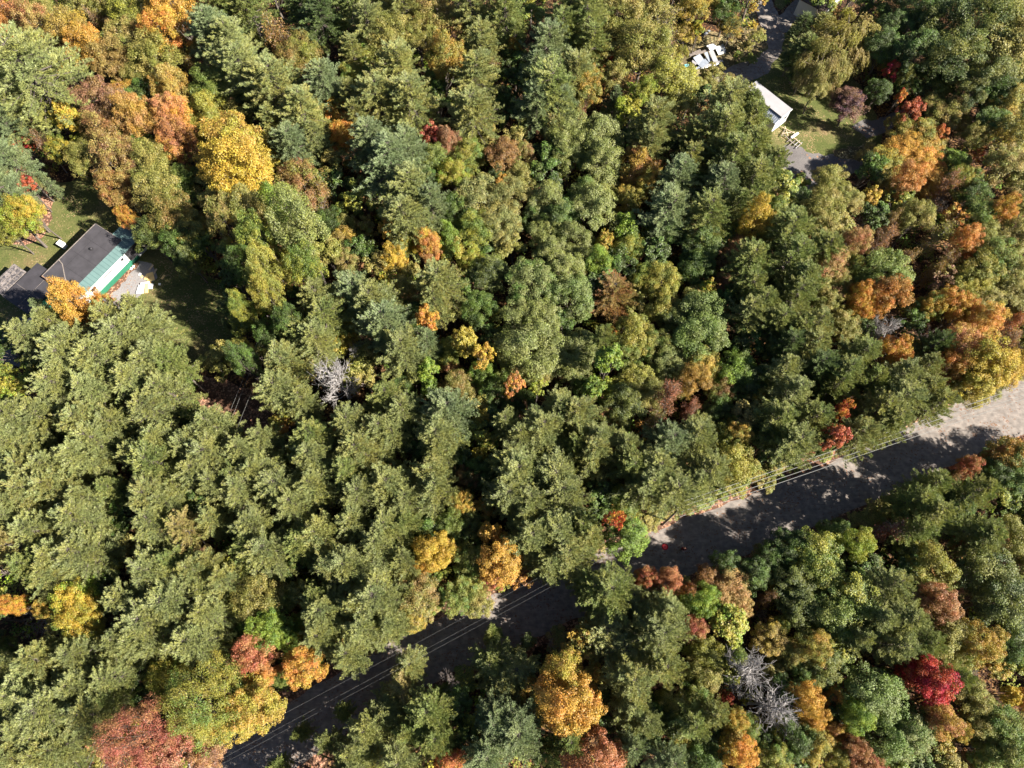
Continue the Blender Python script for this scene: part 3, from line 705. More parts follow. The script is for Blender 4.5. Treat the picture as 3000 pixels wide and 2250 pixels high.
def curve_limb(a, b, r0, r1, rg, n=6, sag=.15):
    a = np.array(a, float); b = np.array(b, float); t = np.linspace(0, 1, n)[:, None]; L = np.linalg.norm(b - a)
    off = rg.normal(size=3) * L * .07; off[2] -= sag * L
    return (a + (b - a) * t + off * (4 * t * (1 - t)) * .5, np.linspace(r0, r1, n))

def make_broad(seed, H=13.0, RR=4.5, lobes=15, subs=14, per=120, leaf=.165, kind='dome', twigs=True, sparse=1.0):
    rg = np.random.default_rng(seed); polys = []; SC_ = []; SR = []; SN = []
    rz = min(H * .40, RR * .92); cz = H * .99 - rz
    lean = rg.normal(size=2) * .3
    polys.append(curve_limb((0, 0, 0), (lean[0], lean[1], H * .55), .022 * H, .012 * H, rg, 6, 0))
    for i in range(lobes):
        # spread lobes over the dome, top ones included
        u = (i + .5) / lobes; ct = 1 - 1.25 * u; st = math.sqrt(max(0, 1 - ct * ct)); az = i * 2.39996 + rg.normal() * .25
        if kind == 'spire':
            st *= .8; k = rg.uniform(.75, 1.1)
        else: k = rg.uniform(.70, 1.0)
        lr = RR * rg.uniform(.30, .44) * (.62 if lobes > 30 else 1)
        c = np.array([lean[0] + math.cos(az) * st * (RR - lr * .7) * k, lean[1] + math.sin(az) * st * (RR - lr * .7) * k, cz + ct * (rz - lr * .4) * rg.uniform(.85, 1.08)])
        c[2] = max(c[2], H * .25)
        if rg.random() < .12 and lobes < 30: continue
        base = np.array([lean[0] * .6, lean[1] * .6, H * rg.uniform(.22, .5)])
        polys.append(curve_limb(base, c, .0085 * H, .03, rg, 6, .1))
        for j in range(subs):
            d = unit(rg.normal(size=3) + np.array([0, 0, .35]))
            if kind == 'spire':
                sc = c + np.array([d[0] * lr * .5, d[1] * lr * .5, abs(d[2]) * lr * 1.7 * rg.random()]); sr = lr * rg.uniform(.26, .42) * (1.2 - .5 * (sc[2] - c[2]) / (lr * 1.7))
            else:
                sc = c + d * lr * rg.uniform(.55, 1.05); sr = lr * rg.uniform(.34, .55)
            if sc[2] < .4: continue
            SC_.append(sc); SR.append(sr); SN.append(unit(d * .6 + unit(sc - np.array([lean[0], lean[1], cz - rz * .6])) * .8))
            if twigs and j % 3 == 0: polys.append(curve_limb(c - (c - base) * .12, sc, .028, .01, rg, 4, .05))
    SC_ = np.array(SC_); SR = np.array(SR); SN = np.array(SN)
    cnt = np.maximum(6, (per * (SR / (RR * .17)) ** 2 * sparse).astype(int)); idx = np.repeat(np.arange(len(SR)), cnt)
    n = len(idx); d = unit(rg.normal(size=(n, 3)) + SN[idx] * .7)
    rad = rg.random(n) ** .4
    p = SC_[idx] + d * (SR[idx] * rad)[:, None] * np.array([1.15, 1.15, .85])
    nr = d * .55 + np.array([.15, -.05, .85]) + rg.normal(size=(n, 3)) * .42
    V, Q = leaves(p, nr, leaf * rg.uniform(.65, 1.3, n), rg)
    cl = rg.random(len(SR))
    crown = mesh_np('leafy_crown', V, [Q], {'clump': cl[idx], 'leafvar': rg.random(n)})
    tv, tq = tubes(polys, 5)
    return mesh_np('tree_trunk', tv, [tq]), crown, H, RR

def make_willow(seed, H=10.0, RR=5.5):
    rg = np.random.default_rng(seed); polys = [curve_limb((0, 0, 0), (0, 0, H * .5), .4, .25, rg, 6, 0)]
    P_ = []; D_ = []; Cc = []
    for i in range(40):
        u = (i + .5) / 40; ct = 1 - .95 * u; st = math.sqrt(1 - ct * ct); az = i * 2.39996
        c = np.array([math.cos(az) * st * RR * .86, math.sin(az) * st * RR * .86, H * .50 + ct * H * .45]) * rg.uniform(.78, 1.12)
        polys.append(curve_limb((0, 0, H * rg.uniform(.25, .5)), c, .09, .03, rg, 6, -.12)); cv = rg.random()
        for j in range(48):
            o = unit(rg.normal(size=3)); s0 = c + o * np.array([1.1, 1.1, .7]) * rg.random() ** .5
            out = unit(np.array([s0[0], s0[1], 0]) + rg.normal(size=3) * .4)
            L = rg.uniform(.7, 2.1); m = int(L / .11); t = (np.arange(m) + .5)[:, None] / m
            pth = s0 + out * .75 * np.sqrt(t) + np.array([0, 0, -1.]) * (t ** 1.6) * L * .85
            P_.append(pth + rg.normal(size=pth.shape) * .05); dd = np.gradient(pth, axis=0); D_.append(unit(dd)); Cc.append(np.full(m, cv * .5 + rg.random() * .5))
    P_ = np.concatenate(P_); D_ = np.concatenate(D_); Cc = np.concatenate(Cc); nb = 3
    p = np.repeat(P_, nb, 0); d = np.repeat(D_, nb, 0) + rg.normal(size=(len(P_) * nb, 3)) * .4
    V, T = blades(p, d, rg.uniform(.16, .32, len(p)), rg.uniform(.06, .10, len(p)), rg)
    crown = mesh_np('willow_crown', V, [T], {'clump': np.repeat(Cc, nb), 'leafvar': rg.random(len(p))})
    tv, tq = tubes(polys, 6)
    return mesh_np('willow_trunk', tv, [tq]), crown, H, RR

def make_bare(seed, H=12.0, RR=4.0, kids=5, levels=4, thick=1.0, leafy=0, droop=0.0, upright=.5, z0f=.35, limbs=16):
    rg = np.random.default_rng(seed); polys = []; tips = []
    trunk = curve_limb((0, 0, 0), (rg.normal() * .4, rg.normal() * .4, H * .94), .016 * H * thick, .02, rg, 10, 0); polys.append(trunk)
    br = []
    def grow(p, d, L, r, lv):
        n = 5; pts = [p]; q = p.copy(); dd = d.copy()
        for i in range(n):
            dd = unit(dd + rg.normal(size=3) * .16 + np.array([0, 0, (.10 * upright - .16 * droop)])); q = q + dd * L / n; pts.append(q)
        br.append((np.array(pts), np.linspace(r, max(.010, r * .45), n + 1)))
        if lv == 0: tips.append((pts[-1], dd)); return
        for k in range(kids):
            i = rg.integers(1, n + 1); ax = unit(rg.normal(size=3)); nd = unit(dd * .75 + ax * .75)
            grow(pts[i], nd, L * rg.uniform(.45, .72), max(.012, r * .55), lv - 1)
    for i in range(limbs):
        t = z0f + (.94 - z0f) * (i + rg.random()) / limbs; pz = trunk[0][min(9, int(t / .94 * 9))]
        az = i * 2.4 + rg.normal() * .3; el = rg.uniform(.05, .5) + upright * t * .9
        L = RR * (1 - .55 * (t - z0f) / (1 - z0f)) * rg.uniform(.55, .8)
        grow(np.array([pz[0], pz[1], H * t]), np.array([math.cos(az) * math.cos(el), math.sin(az) * math.cos(el), math.sin(el)]), L, .011 * RR * thick + .012, levels - 1)
    tv, tq = tubes(polys, 6); bv, bq = tubes(br, 3)
    trunk_me = mesh_np('bare_trunk', tv, [tq]); br_me = mesh_np('bare_branches', bv, [bq])
    crown = None
    if leafy:
        tp = np.array([a for a, b in tips]); k = leafy; p = np.repeat(tp, k, 0) + rg.normal(size=(len(tp) * k, 3)) * .28
        V, Q = leaves(p, rg.normal(size=p.shape) + np.array([0, 0, .6]), rg.uniform(.09, .20, len(p)), rg)
        cl = np.repeat(rg.random(len(tp)), k); crown = mesh_np('sparse_leaves', V, [Q], {'clump': cl, 'leafvar': rg.random(len(p))})
    return trunk_me, br_me, crown, H, RR

PROTO = {
    'P': [make_pine(11), make_pine(12, H=19, RR=4.8, shape=.48), make_pine(13, H=17, RR=4.4, shape=.55), make_pine(14, H=18, RR=4.6, whorl=.6), make_pine(15, H=18, RR=4.5, dense=1.2, shape=.4), make_pine(16, H=19, RR=4.4, shape=.62)],
    'p': [make_pine(21, H=10, RR=2.4, whorl=.5, z0f=.15, shape=.8), make_pine(22, H=9, RR=2.3, whorl=.45, z0f=.15), make_pine(23, H=11, RR=2.6, whorl=.5, z0f=.2, shape=.7)],
    'D': [make_broad(31), make_broad(32, lobes=15), make_broad(33, lobes=11, subs=15), make_broad(34, H=14, lobes=14, subs=11), make_broad(35, lobes=17, subs=10)],
    'd': [make_broad(41, H=9, RR=2.5, lobes=9, subs=9, per=70, leaf=.18), make_broad(42, H=10, RR=2.5, lobes=8, subs=10, per=70, leaf=.18), make_broad(43, H=9, RR=2.6, lobes=10, subs=8, per=70, leaf=.18), make_broad(44, H=9, RR=2.4, lobes=9, subs=8, per=42, leaf=.20)],
    'C': [make_broad(51, H=11, RR=2.8, lobes=13, subs=12, per=60, leaf=.19, kind='spire'), make_broad(52, H=12, RR=3.0, lobes=15, subs=11, per=60, leaf=.19, kind='spire')],
    'W': [make_willow(61)],
    'G': [make_broad(65, H=13, RR=7.0, lobes=34, subs=16, per=170, leaf=.125), make_broad(66, H=13, RR=7.0, lobes=32, subs=16, per=170, leaf=.125)],
    'B': [make_bare(71, H=13, RR=6.2, kids=5, levels=3, thick=1.9, limbs=32, upright=.22), make_bare(72, H=12, RR=6.0, kids=5, levels=3, thick=1.8, limbs=28, upright=.35)],
    'b': [make_bare(81, H=7, RR=2.6, kids=4, levels=4, limbs=9, upright=.9, z0f=.15), make_bare(82, H=8, RR=2.6, kids=4, levels=4, limbs=10, upright=1.0, z0f=.2)],
    'T': [make_bare(91, H=10, RR=3.4, kids=4, levels=4, limbs=13, upright=.8, leafy=4, z0f=.25, thick=.8), make_bare(92, H=9, RR=3.2, kids=4, levels=4, limbs=12, upright=.9, leafy=5, z0f=.25, thick=.8)],
}
# leaf colours: as seen in sun (converted to albedo below) and the words for them
PAL = {'pg': ((150, 160, 102), 'pale grey-green'), 'bg': ((134, 151, 106), 'blue-green'), 'yp': ((166, 165, 88), 'yellow-green'), 'dp': ((88, 108, 60), 'dark green'),
       'gp': ((130, 147, 78), 'mid-green'), 'tp': ((176, 160, 98), 'tan-green'), 'og': ((135, 143, 84), 'grey-green'), 'gr': ((106, 130, 54), 'green'),
       'br': ((140, 162, 54), 'lime green'), 'dk': ((72, 88, 40), 'dark green'), 'ol': ((136, 140, 64), 'olive'), 'yo': ((166, 158, 62), 'yellow-olive'),
       'ye': ((200, 172, 62), 'yellow'), 'go': ((192, 158, 66), 'golden'), 'or': ((206, 144, 62), 'orange'), 'ro': ((182, 110, 74), 'red-orange'),
       'rd': ((184, 40, 42), 'crimson'), 're': ((188, 80, 56), 'red'), 'sa': ((186, 134, 88), 'salmon'), 'pk': ((178, 106, 84), 'pinkish red'),
       'ru': ((148, 114, 66), 'rust brown'), 'ta': ((168, 150, 84), 'tan'), 'mv': ((155, 118, 88), 'rosy brown'), 'pu': ((92, 58, 70), 'purple'), 'bn': ((158, 116, 60), 'orange-brown'),
       'gy': ((150, 148, 144), 'grey')}
ALB = .78
def alb(code): return tuple(min(.8, c * ALB) for c in s2l(PAL[code][0]))
TILE = {}
TILE['00'] = """T sa/or 100 100 150; D sa/ta 230 190 110; D or/sa 30 230 85; D gr 250 50 100; D ol 330 130 85; D ol/yo 860 110 150; D ol 560 60 110; D gr 720 20 110; D ol 700 100 90
;D ta/go 480 230 130; D go/or 560 330 110; T mv 650 200 85; D go/or 1150 60 150; D or/go 1100 230 130; D ta 850 290 135; D ol/ta 1050 390 150
;P pg 190 480 265 1.05; P pg 110 740 150; P bg 1380 210 170; P pg 1500 330 170; P gp 1430 60 130; P gp 1640 90 130; P pg 1600 480 180; P yp 1800 600 170; D gr/ol 1400 600 130; T ru/ta 1800 230 150; P dp 2050 130 130; P dp 1960 40 110
;D ol/ru 1950 400 130; D br/ye 2010 430 60; P bg 2130 560 130; P yp 1950 760 170; P bg 1900 960 120; P pg 2080 950 95; P yp 1750 800 90
;C ye/yo 430 830 95; D gr/ye 430 990 80; T mv/ru 290 960 90; T mv/pu 520 600 80; D mv/ru 650 700 150; D ta/ru 720 420 130; D ru/ta 720 880 150; D ru/ta 760 1080 150; D bn/ta 780 1230 110; D ol 590 1050 110; D yo/or 840 640 85; D go/sa 900 800 125
;D sa/or 1130 780 115; D sa/or 1170 930 115| big salmon pink tree left of the biggest golden tree; D go/ta 1100 590 110; D ol/ta 920 530 90; T ru 1250 520 75
;D yo/ol 1360 780 130; D go/yo 1500 950 165; D ye/go 1560 1150 190| biggest golden yellow tree, above the teal porch roof; D ye/go 1440 1080 130; D yo/go 1700 1070 120; D ye/or 1530 1290 105; D yo/go 1330 900 85
;D ol/ta 1000 1080 140; D ol/ta 1020 1250 145; D gr/ol 1210 1180 100; D ol/ru 1100 1400 145; D ol/go 1250 1500 120; D dk 1230 1330 90; D or/go 850 1430 55; D dk/ol 1000 1550 100
;D ta/ol 1430 1330 115; D ta/ol 1490 1480 105 1.9; D ol 1660 1450 110 1.9; D br/gr 1830 1330 125; D ru/ol 1980 1180 150; T ru/ol 2080 1330 120; D og 1950 1530 155 1.9; D gr 1700 1590 115 1.9; D dk 2140 1480 90
;P bg 60 1020 120; P bg 40 860 110; P bg 60 1260 120; d re/rd 150 1000 42| small red branch cluster at the left edge, topmost; d rd/re 222 1175 50; d ro/re 200 1240 55; D yo/br 110 1430 125; D ye/yo 210 1370 80; D ol/yo 60 1510 80; T ru 300 860 60; D dk 1180 1600 110; p bg 300 1170 50"""
TILE['10'] = """P gp 80 60 120; P pg 170 200 115; P yp 390 50 120; D ol 330 250 140; D ta/ol 600 110 130; D ol 510 260 105; D go/ol 660 400 120; P yp 350 480 150; P yp 270 660 140; P yp 450 700 165; D yo/gr 60 530 85
;P yp 870 100 125; P yp 900 300 125; P gp 1080 110 125; P gp 1110 270 85; P yp 850 540 135; P yp 860 720 150; P gp 1430 100 140; P gp 1600 150 150; P gp 1460 260 120; P bg 1310 330 130; P gp 1610 310 100; P bg 1260 480 110; P gp 1330 600 180; P yp 1500 520 145; P bg 1250 690 140; P bg 1430 690 110
;C go/or 1100 360 62; T ru 1000 500 90; D go/ol 1600 590 100; T sa/mv 1530 720 95; D ol/ta 1800 130 150; D ol 1950 330 165; T ta/ol 2100 240 160; D ol/ta 2000 60 120; T ru 1770 300 70; d or/re 1710 440 45; D ol 1780 530 95; D ol/yo 2100 520 155; D br 1930 650 85; p bg 1760 670 95; P yp 2030 820 135; P yp 2010 960 110; D ol 2170 720 110
;D og/ol 1480 900 135; T ta/og 1330 880 115; D og 1650 900 135; D og 1700 1080 140; D og/ol 1480 1050 105; D bn/go 1930 1100 125; D go/ol 1980 1230 75; P bg 2130 1170 130; P bg 2080 1380 150; D ol/go 1860 1310 85; P pg 60 650 100; P yp 60 400 80; D dk 600 560 75
;D or/go 40 920 85; P bg 220 950 150; P bg 300 1110 190| widest blue-green pine in the upper middle, below the olive pines; P bg 430 1010 120; P pg 400 1290 170; P pg 450 1430 150; P bg 570 1380 120
;d pk/re 590 910 80| pinkish red small tree between two blue-green pines, upper middle; D sa/mv 710 940 80; D gr/ol 630 1060 100; D yo/gr 820 1050 105; D yo/br 730 1180 100; D dk 570 1180 75; D ru/bn 1040 1060 115; D ru 1170 1030 80; d go/or 1030 1220 60
;D ol/ta 1150 1190 90; D og/ta 900 1310 130; D og/ta 1120 1330 125; D og 1350 1330 130; D og/ta 1050 1470 120; D gr 870 1500 120; D gr/dk 750 1400 105; D gr/dk 1430 1450 120; D og 1640 1400 150; D gr/og 1560 1290 95; D og 1330 1560 105; D og 1500 1590 115; C gr/br 1840 1500 105; C go/yo 1700 1600 60; D gr 1860 1610 90
;C ye/or 320 1540 80; D or/ye 560 1600 80; D ta/go 50 1580 80; D ol 30 1490 65; D gr/br 690 1550 95; D ye/br 440 1590 60; D dk 2130 1500 100; D dk 1240 1450 80; D dk 1000 1180 70; D ol 330 820 60;P yp 130 800 80"""
TILE['20'] = """D ol/go 60 60 100; D go/ol 160 20 95 .8; D dk/gr 280 90 95 .7; D dk/go 310 200 70 .7; d go/ye 440 60 35 .7; D ta/ye 10 230 60 .7; d br/ye 100 215 38| tiny bright lime shrub left of the white scrap; d ye/ta 80 270 32 .6; d ol 470 260 60 .6; d ol/ta 500 220 32 .5; d ye/go 455 180 25 .5; d gr 350 370 35 .4; d gr 440 380 40 .4;d ol 400 310 45 .4; D ol/ye 0 370 45 .7
;P dp 790 150 62 .4; P dp 720 220 40 .35; P yp 900 140 55 .4; W tp/yo 1050 270 215| big tan-green willow with drooping strands above the white shed; W tp/yp 900 430 165| smaller willow-like tree, lower left half of the big willow clump; D ol/tp 850 610 65 .8; P gp 790 340 100 .7; D dk 690 400 55 .6; D dk 760 520 60 .6
;D pu 1080 690 108 .65| purple-leaved tree on the lawn right of the white shed; D dk 1450 200 130 .75; D dk/ol 1700 200 160; D ol/dk 1950 150 200; D ol 2080 330 200; D ol/dk 1800 420 170; D ol 2080 60 120; D dk 1500 360 130; D dk 1290 330 95; D dk/ol 1600 540 130 .62; D ol/dk 1960 530 140; d rd 1335 500 48| small deep red tree in the shade right of the willow; d re 1390 640 34| tiny red sapling in shade near the purple-leaved tree; D dk 1270 600 75 .7; D dk 1460 600 80 .7; D dk 1350 60 100 .7; D dk 1560 40 120; D dk/yo 1420 510 60; D dk/gr 1330 200 80; D dk 1180 30 60 .5
;D ta/ol 1620 700 100 .62; D ta/ol 1720 760 125 .62; d ro/re 1450 740 70; D go/ol 1550 900 125 .62; D go/ol 1400 850 100 .6; d or/re 1650 890 50| small orange treetop crowning the golden trees, upper right; D go/or 1450 990 115 .65; D or/go 1570 1060 115 .62; D ol/go 1310 1070 120 .6; T ta/ol 1200 950 50 .4; T ta/ol 1120 1000 45 .35; D go/or 1560 1190 105 .62; D gr/br 1740 1080 105 .62; D yo/gr 1800 1210 90; d re 1880 1040 42| small bright red tree standing alone among olive, upper right; D gr/dk 1960 830 105; D ol/go 2080 700 115; D ol/go 2100 930 130; D ta/ol 2050 1080 135; D ol 2150 1240 110; D ol 1870 930 80; D dk/gr 2000 640 110; D ol/dk 1850 640 95
;D or/sa 1440 1190 95; d go/ye 1230 1300 60; d go/ye 1340 1280 60; T sa/mv 1670 1240 100; b gy 1640 1350 95; D dk/gr 1860 1300 95; D gr/ol 1900 1410 105; D or/go 2030 1400 85; D ol 2150 1390 85; b gy 1130 1460 90| grey leafless bush below the tan-olive trees, right part; D ol/ta 1500 1440 105; D or/sa 1800 1570 88; T ta/ol 1620 1560 120; T mv/sa 1290 1560 95; D sa/ta 1110 1580 80; D ol/ta 1960 1560 100; D ol 2110 1560 115; T ta/mv 1370 1480 80
;D ol/ta 950 1210 120 .8; D ol/ta 1030 1330 95; D ol/ta 900 1360 120; D ol 880 1500 100; D dk/gr 730 1320 90 .8; d yo/gr 760 1220 60
;P yp 290 700 150; P gp 420 720 110; P gp 250 860 170; P gp 440 830 130; P gp 480 960 120; P gp 350 1060 165; P yp 200 1010 110; P gp 550 1100 105; P gp 420 1200 140; P yp 40 900 100; P yp 40 1060 90; D ol 50 610 80; D ol/ta 150 580 70 .8; D ta/ol 300 570 65 .8
;P bg 230 1230 130; P gp 330 1350 110; P gp 140 1450 130; D ye/go 455 1450 95 1.6| bright yellow tree in the right half below the big shed pines; d sa/or 630 1490 42; P gp 720 1520 140; P gp 870 1620 110; D gr/dk 100 1590 120; D mv/sa 340 1590 70; D ol/ta 490 1600 85; D gr 580 1370 80"""
TILE['01'] = """D go/or 490 305 105 1.7| orange-gold tree overlapping the lower end of the teal porch roof; D or/go 690 310 50 1.5; D go/or 560 410 85; P bg 320 350 60; P pg 360 450 115; P pg 450 570 160; P pg 250 560 125; P yp 760 440 120; P pg 900 400 120; P pg 870 570 170; P pg 1000 490 120; P pg 1020 680 160; P pg 700 700 165; P gp 1160 720 130; P pg 450 710 145; P pg 420 860 145; P pg 650 860 150; P pg 880 820 160; P pg 1130 900 140; P pg 1000 990 130; C yo/br 150 880 115| bright yellow-green tree at the left edge below the house pines; C gr/yo 90 800 75
;P pg 200 1110 165; P pg 80 1260 150; P pg 340 1080 125; P yp 560 1100 150; P pg 660 1210 145; P pg 760 1100 110; P yp 240 1340 120; P pg 550 1340 135; P pg 400 1420 130; P yp 240 1560 150; P pg 100 1620 120; P yp 420 1560 135; P pg 600 1580 115; P pg 1050 1180 140; P gp 1080 1350 160; P pg 920 1280 100; P pg 1240 1240 110; P pg 1400 1130 120; P pg 1400 1300 145; P pg 1290 1400 120; P yp 1010 1550 140; P pg 1160 1610 120; P pg 1600 1260 115; P pg 1740 1190 100; P pg 1700 1380 145; P pg 1550 1560 145; P gp 1560 1420 100; P pg 1850 1500 145; P gp 2050 1180 135; P pg 2050 1330 135; P pg 2110 1500 135; P pg 1930 1620 125; P gp 780 1500 100; P pg 1400 1500 110
;D dk/ol 1240 40 85; D dk/gr 1620 80 90 1.9; D yo/ol 1780 140 110 1.9; D yo/ol 1750 280 100 1.9; D gr 2000 110 105 1.9; D gr/yo 1640 380 65 1.9; P pg 2060 280 125; P gp 2110 420 140; P gp 1960 490 110; P yp 1850 700 140; P pg 1830 880 135; P pg 2050 600 140; D ol/ye 1590 600 55; D dk 1760 560 80 1.4; D dk/gr 1620 720 75 1.9; p bg 1470 455 50| lone small pale blue-green conifer standing in the dark shaded lawn; B gy 2190 830 120 .9| grey dead tree with radiating bare branches near the dark gap; B gy 2130 690 55 .6; d or/bn 1660 1260 45; d go/ta 1140 900 38 2.2; D dk 1850 450 80 1.9; P pg 1960 1000 90"""
TILE['11'] = """D ta/ol 50 50 80; D ye/go 350 40 75| bright yellow tree beside an orange one, centre left; D or/sa 580 10 70; P yp 650 190 140; P yp 620 320 95; D ol/ta 430 250 90; P bg 120 200 135; P pg 250 330 155; P bg 290 490 170; P pg 370 640 140; P bg 560 600 90; d or/go 570 450 70 2; C ye/br 290 200 60; D yo/br 850 40 80; D dk/ol 960 150 110; D gr/dk 940 370 115; C yo/go 790 540 95 1.4| spiky yellow-green tree in the centre with tiered tips; d go/ye 940 665 76 1.9| small gold tree in the centre, right of pines; D og/gr 1230 230 155; D og 1150 440 125; D og 1300 420 125; D og 1240 600 185; D og 1100 640 105; D gr/og 1500 300 140; D og 1450 130 125; D og 1350 50 115; D br/gr 1700 60 85
;P bn/ta 1780 260 125 .75| round brown-needled pine ball with grey twigs, right of centre; D gr 1930 140 85; D yo/ol 2090 200 115; D yo/ol 2090 330 105; D dk/ol 2140 440 100; D og 1540 620 110; P gp 1690 550 75; d or/go 1745 510 40; C br/gr 1700 740 105 1.5| tall lime green tree right of centre, largest of its colour; C br/gr 1650 870 80; D yo/ol 1900 550 130; D ol/gr 1850 660 95; D ol/gr 2060 640 105; D og 2130 740 105; D ol/yo 1900 810 105; D og 1470 750 105; D og/ta 1250 770 95; D og 1360 690 95
;C br/gr 570 760 85; C gr/br 570 870 70; d ru/sa 700 740 60; D ol/ru 750 850 105; D gr 700 640 80; D gr/br 920 780 90; D gr/ol 1040 830 80; d sa/or 1140 870 65 1.9| small salmon orange tree above the centre bottom pines; d br/yo 1270 880 58; d or/ye 1150 985 38; D dk/gr 980 910 85; D dk 1080 970 70; D dk/gr 1200 940 70; P pg 1400 990 120; P yp 1550 1050 145; P pg 1650 1160 120; P yp 1620 1290 130; P bg 1290 1070 80; P pg 1280 1180 135; P pg 1130 1120 90; P pg 1170 1230 115; P pg 1200 1400 160; P pg 1400 1430 155; P pg 1080 1550 145; P pg 1250 1580 145; P pg 1450 1600 150; P gp 1480 1240 90
;P gp 280 930 110; P pg 430 1000 115; P bg 700 1030 150; P pg 650 1160 135; P pg 650 1280 115; P pg 250 1130 115; P yp 200 1300 145; P pg 60 1080 120; P gp 50 1400 140; P pg 350 1210 100; C yo/go 900 1080 70; C yo/gr 920 1210 80; C yo/ye 900 1300 62; P pg 100 1560 125; P pg 300 1500 140; P yp 560 1410 140; P pg 610 1560 130; P pg 440 1610 110; D ru/dk 800 1450 85; D go/ol 800 1600 78; D dk 900 1400 90; D dk/gr 960 1460 70; D dk 400 860 70; B gy 90 640 50 .6
;P gp 1880 1350 120; P pg 1840 1230 105; P bg 2100 1200 130; P pg 2060 1400 140; P pg 1930 1500 145; P pg 2150 1560 140; D bn/dk 1760 1440 60; D gr/yo 1830 1620 100; d ru 1370 1310 38 2.2; T mv/pk 2130 990 120 1.4| thin rosy leafless-looking tree above the roadside pines; T mv 2000 1090 85 1.3; D dk/ol 1850 980 120; D ol/dk 1780 1080 80; D ol 1950 930 105; D ol 2160 860 80; D dk 1560 880 60; P pg 1000 1400 80; D dk 1000 640 60"""
TILE['21'] = """D gr/dk 80 90 110; C ye/br 150 240 62| small bright lemon yellow tree left of the right-hand pines; D mv/sa 235 180 60; D ol 60 310 90; D gr/og 130 400 150; D gr/og 140 550 160; P gp 450 70 125; P gp 440 200 105; P gp 650 60 145; P gp 750 180 140; P gp 720 300 115; P gp 480 320 110; P pg 430 430 115; P gp 600 470 110; d or/ol 260 370 45; D sa/ta 940 80 95; D ol/ta 900 230 85; D ta/ol 990 190 80; D gr/ol 1300 130 145; D gr/ol 1190 190 90; D gr 1080 120 80; T ta/mv 1450 60 100; T ru/ta 1550 130 85; T mv/ta 1650 70 90; d or/ro 1810 20 60; D ol/gr 2000 60 130; D ol 2130 150 120; D yo/ol 1900 130 125; D yo/ol 1830 230 105; d go/or 2030 200 50; D or/go 1700 310 90; D or/go 1740 400 80; D go/gr 1560 340 75; D or/go 1150 270 85; D or/go 1140 370 75; D or/ru 1350 310 115; D ol/ta 940 330 85; D ol 1000 450 100; P yp 850 460 120; P yp 830 580 115; P gp 720 520 100; P dp 680 620 110
;B gy 1290 530 95 .7| grey leafless tree with spreading limbs below orange trees, right; b gy 1550 500 70; P dp 1590 580 85; D or/go 1370 620 92| round bright orange tree just below the grey leafless tree; D yo/go 1480 600 45; D or/yo 1830 370 80; D ol 1940 330 105; D ol 2110 290 115; D or/go 1960 460 105; T ro/sa 2130 450 90; T sa/gy 2060 560 85; D sa/go 1770 580 120; D or/bn 1730 740 95; D ye/yo 1900 690 145| largest yellow tree beside the bright end of the road; D ye/go 2030 760 115; D ye/yo 2130 720 85; D yo/ye 1840 870 110; D yo/ol 1960 850 90; D ol/ta 1710 860 75
;D ol/go 90 720 115; D go/ru 80 850 100; D gr/br 300 740 125; D dk/gr 400 840 115; D ru/ol 230 880 85; C ye/ol 480 950 52; T mv/pk 40 1030 90; D yo/gr 340 1090 65; D dk 220 1000 90; P pg 680 800 130; P pg 700 930 140; P gp 590 1050 140; P gp 780 1060 115; P pg 700 1210 135; P gp 600 1160 110; P gp 1100 680 125; P gp 1080 810 145; P dp 900 730 120; P gp 950 880 95; P gp 1200 850 90; P pg 1400 800 130; P pg 1400 940 140; P yp 1560 750 100; P yp 1600 880 110; P yp 1600 1000 105; P yp 1200 1010 130; P pg 1350 1070 115; P yp 1120 1160 120; P yp 1260 1140 80; d re 965 1070 58 2.2| small red tree between roadside pines, upper of two; d ro/re 930 1175 78 2.0| red-orange tree between roadside pines, lower of two; d sa/ro 780 1265 50; D dk/gr 880 1235 60; D go/ol 340 1190 85; D yo/ol 330 1350 140| yellow-olive broadleaf tree among pines at the north road edge; P pg 80 1210 125; P pg 120 1390 135; P pg 50 1520 115; d ta/ol 590 1370 65 .7; d ta/ye 480 1420 45 .6
;D gr/or 2130 1330 130; D ro/gr 2000 1310 50; D ro/ru 1830 1370 65; D dk/gr 2000 1430 105; P gp 1450 1570 120 1.0; P gp 1620 1540 105 1.0; P gp 1870 1560 105 1.0; D gr/dk 2100 1490 120 1.0; D dk 1750 1610 90; D ru/dk 1700 1450 50"""
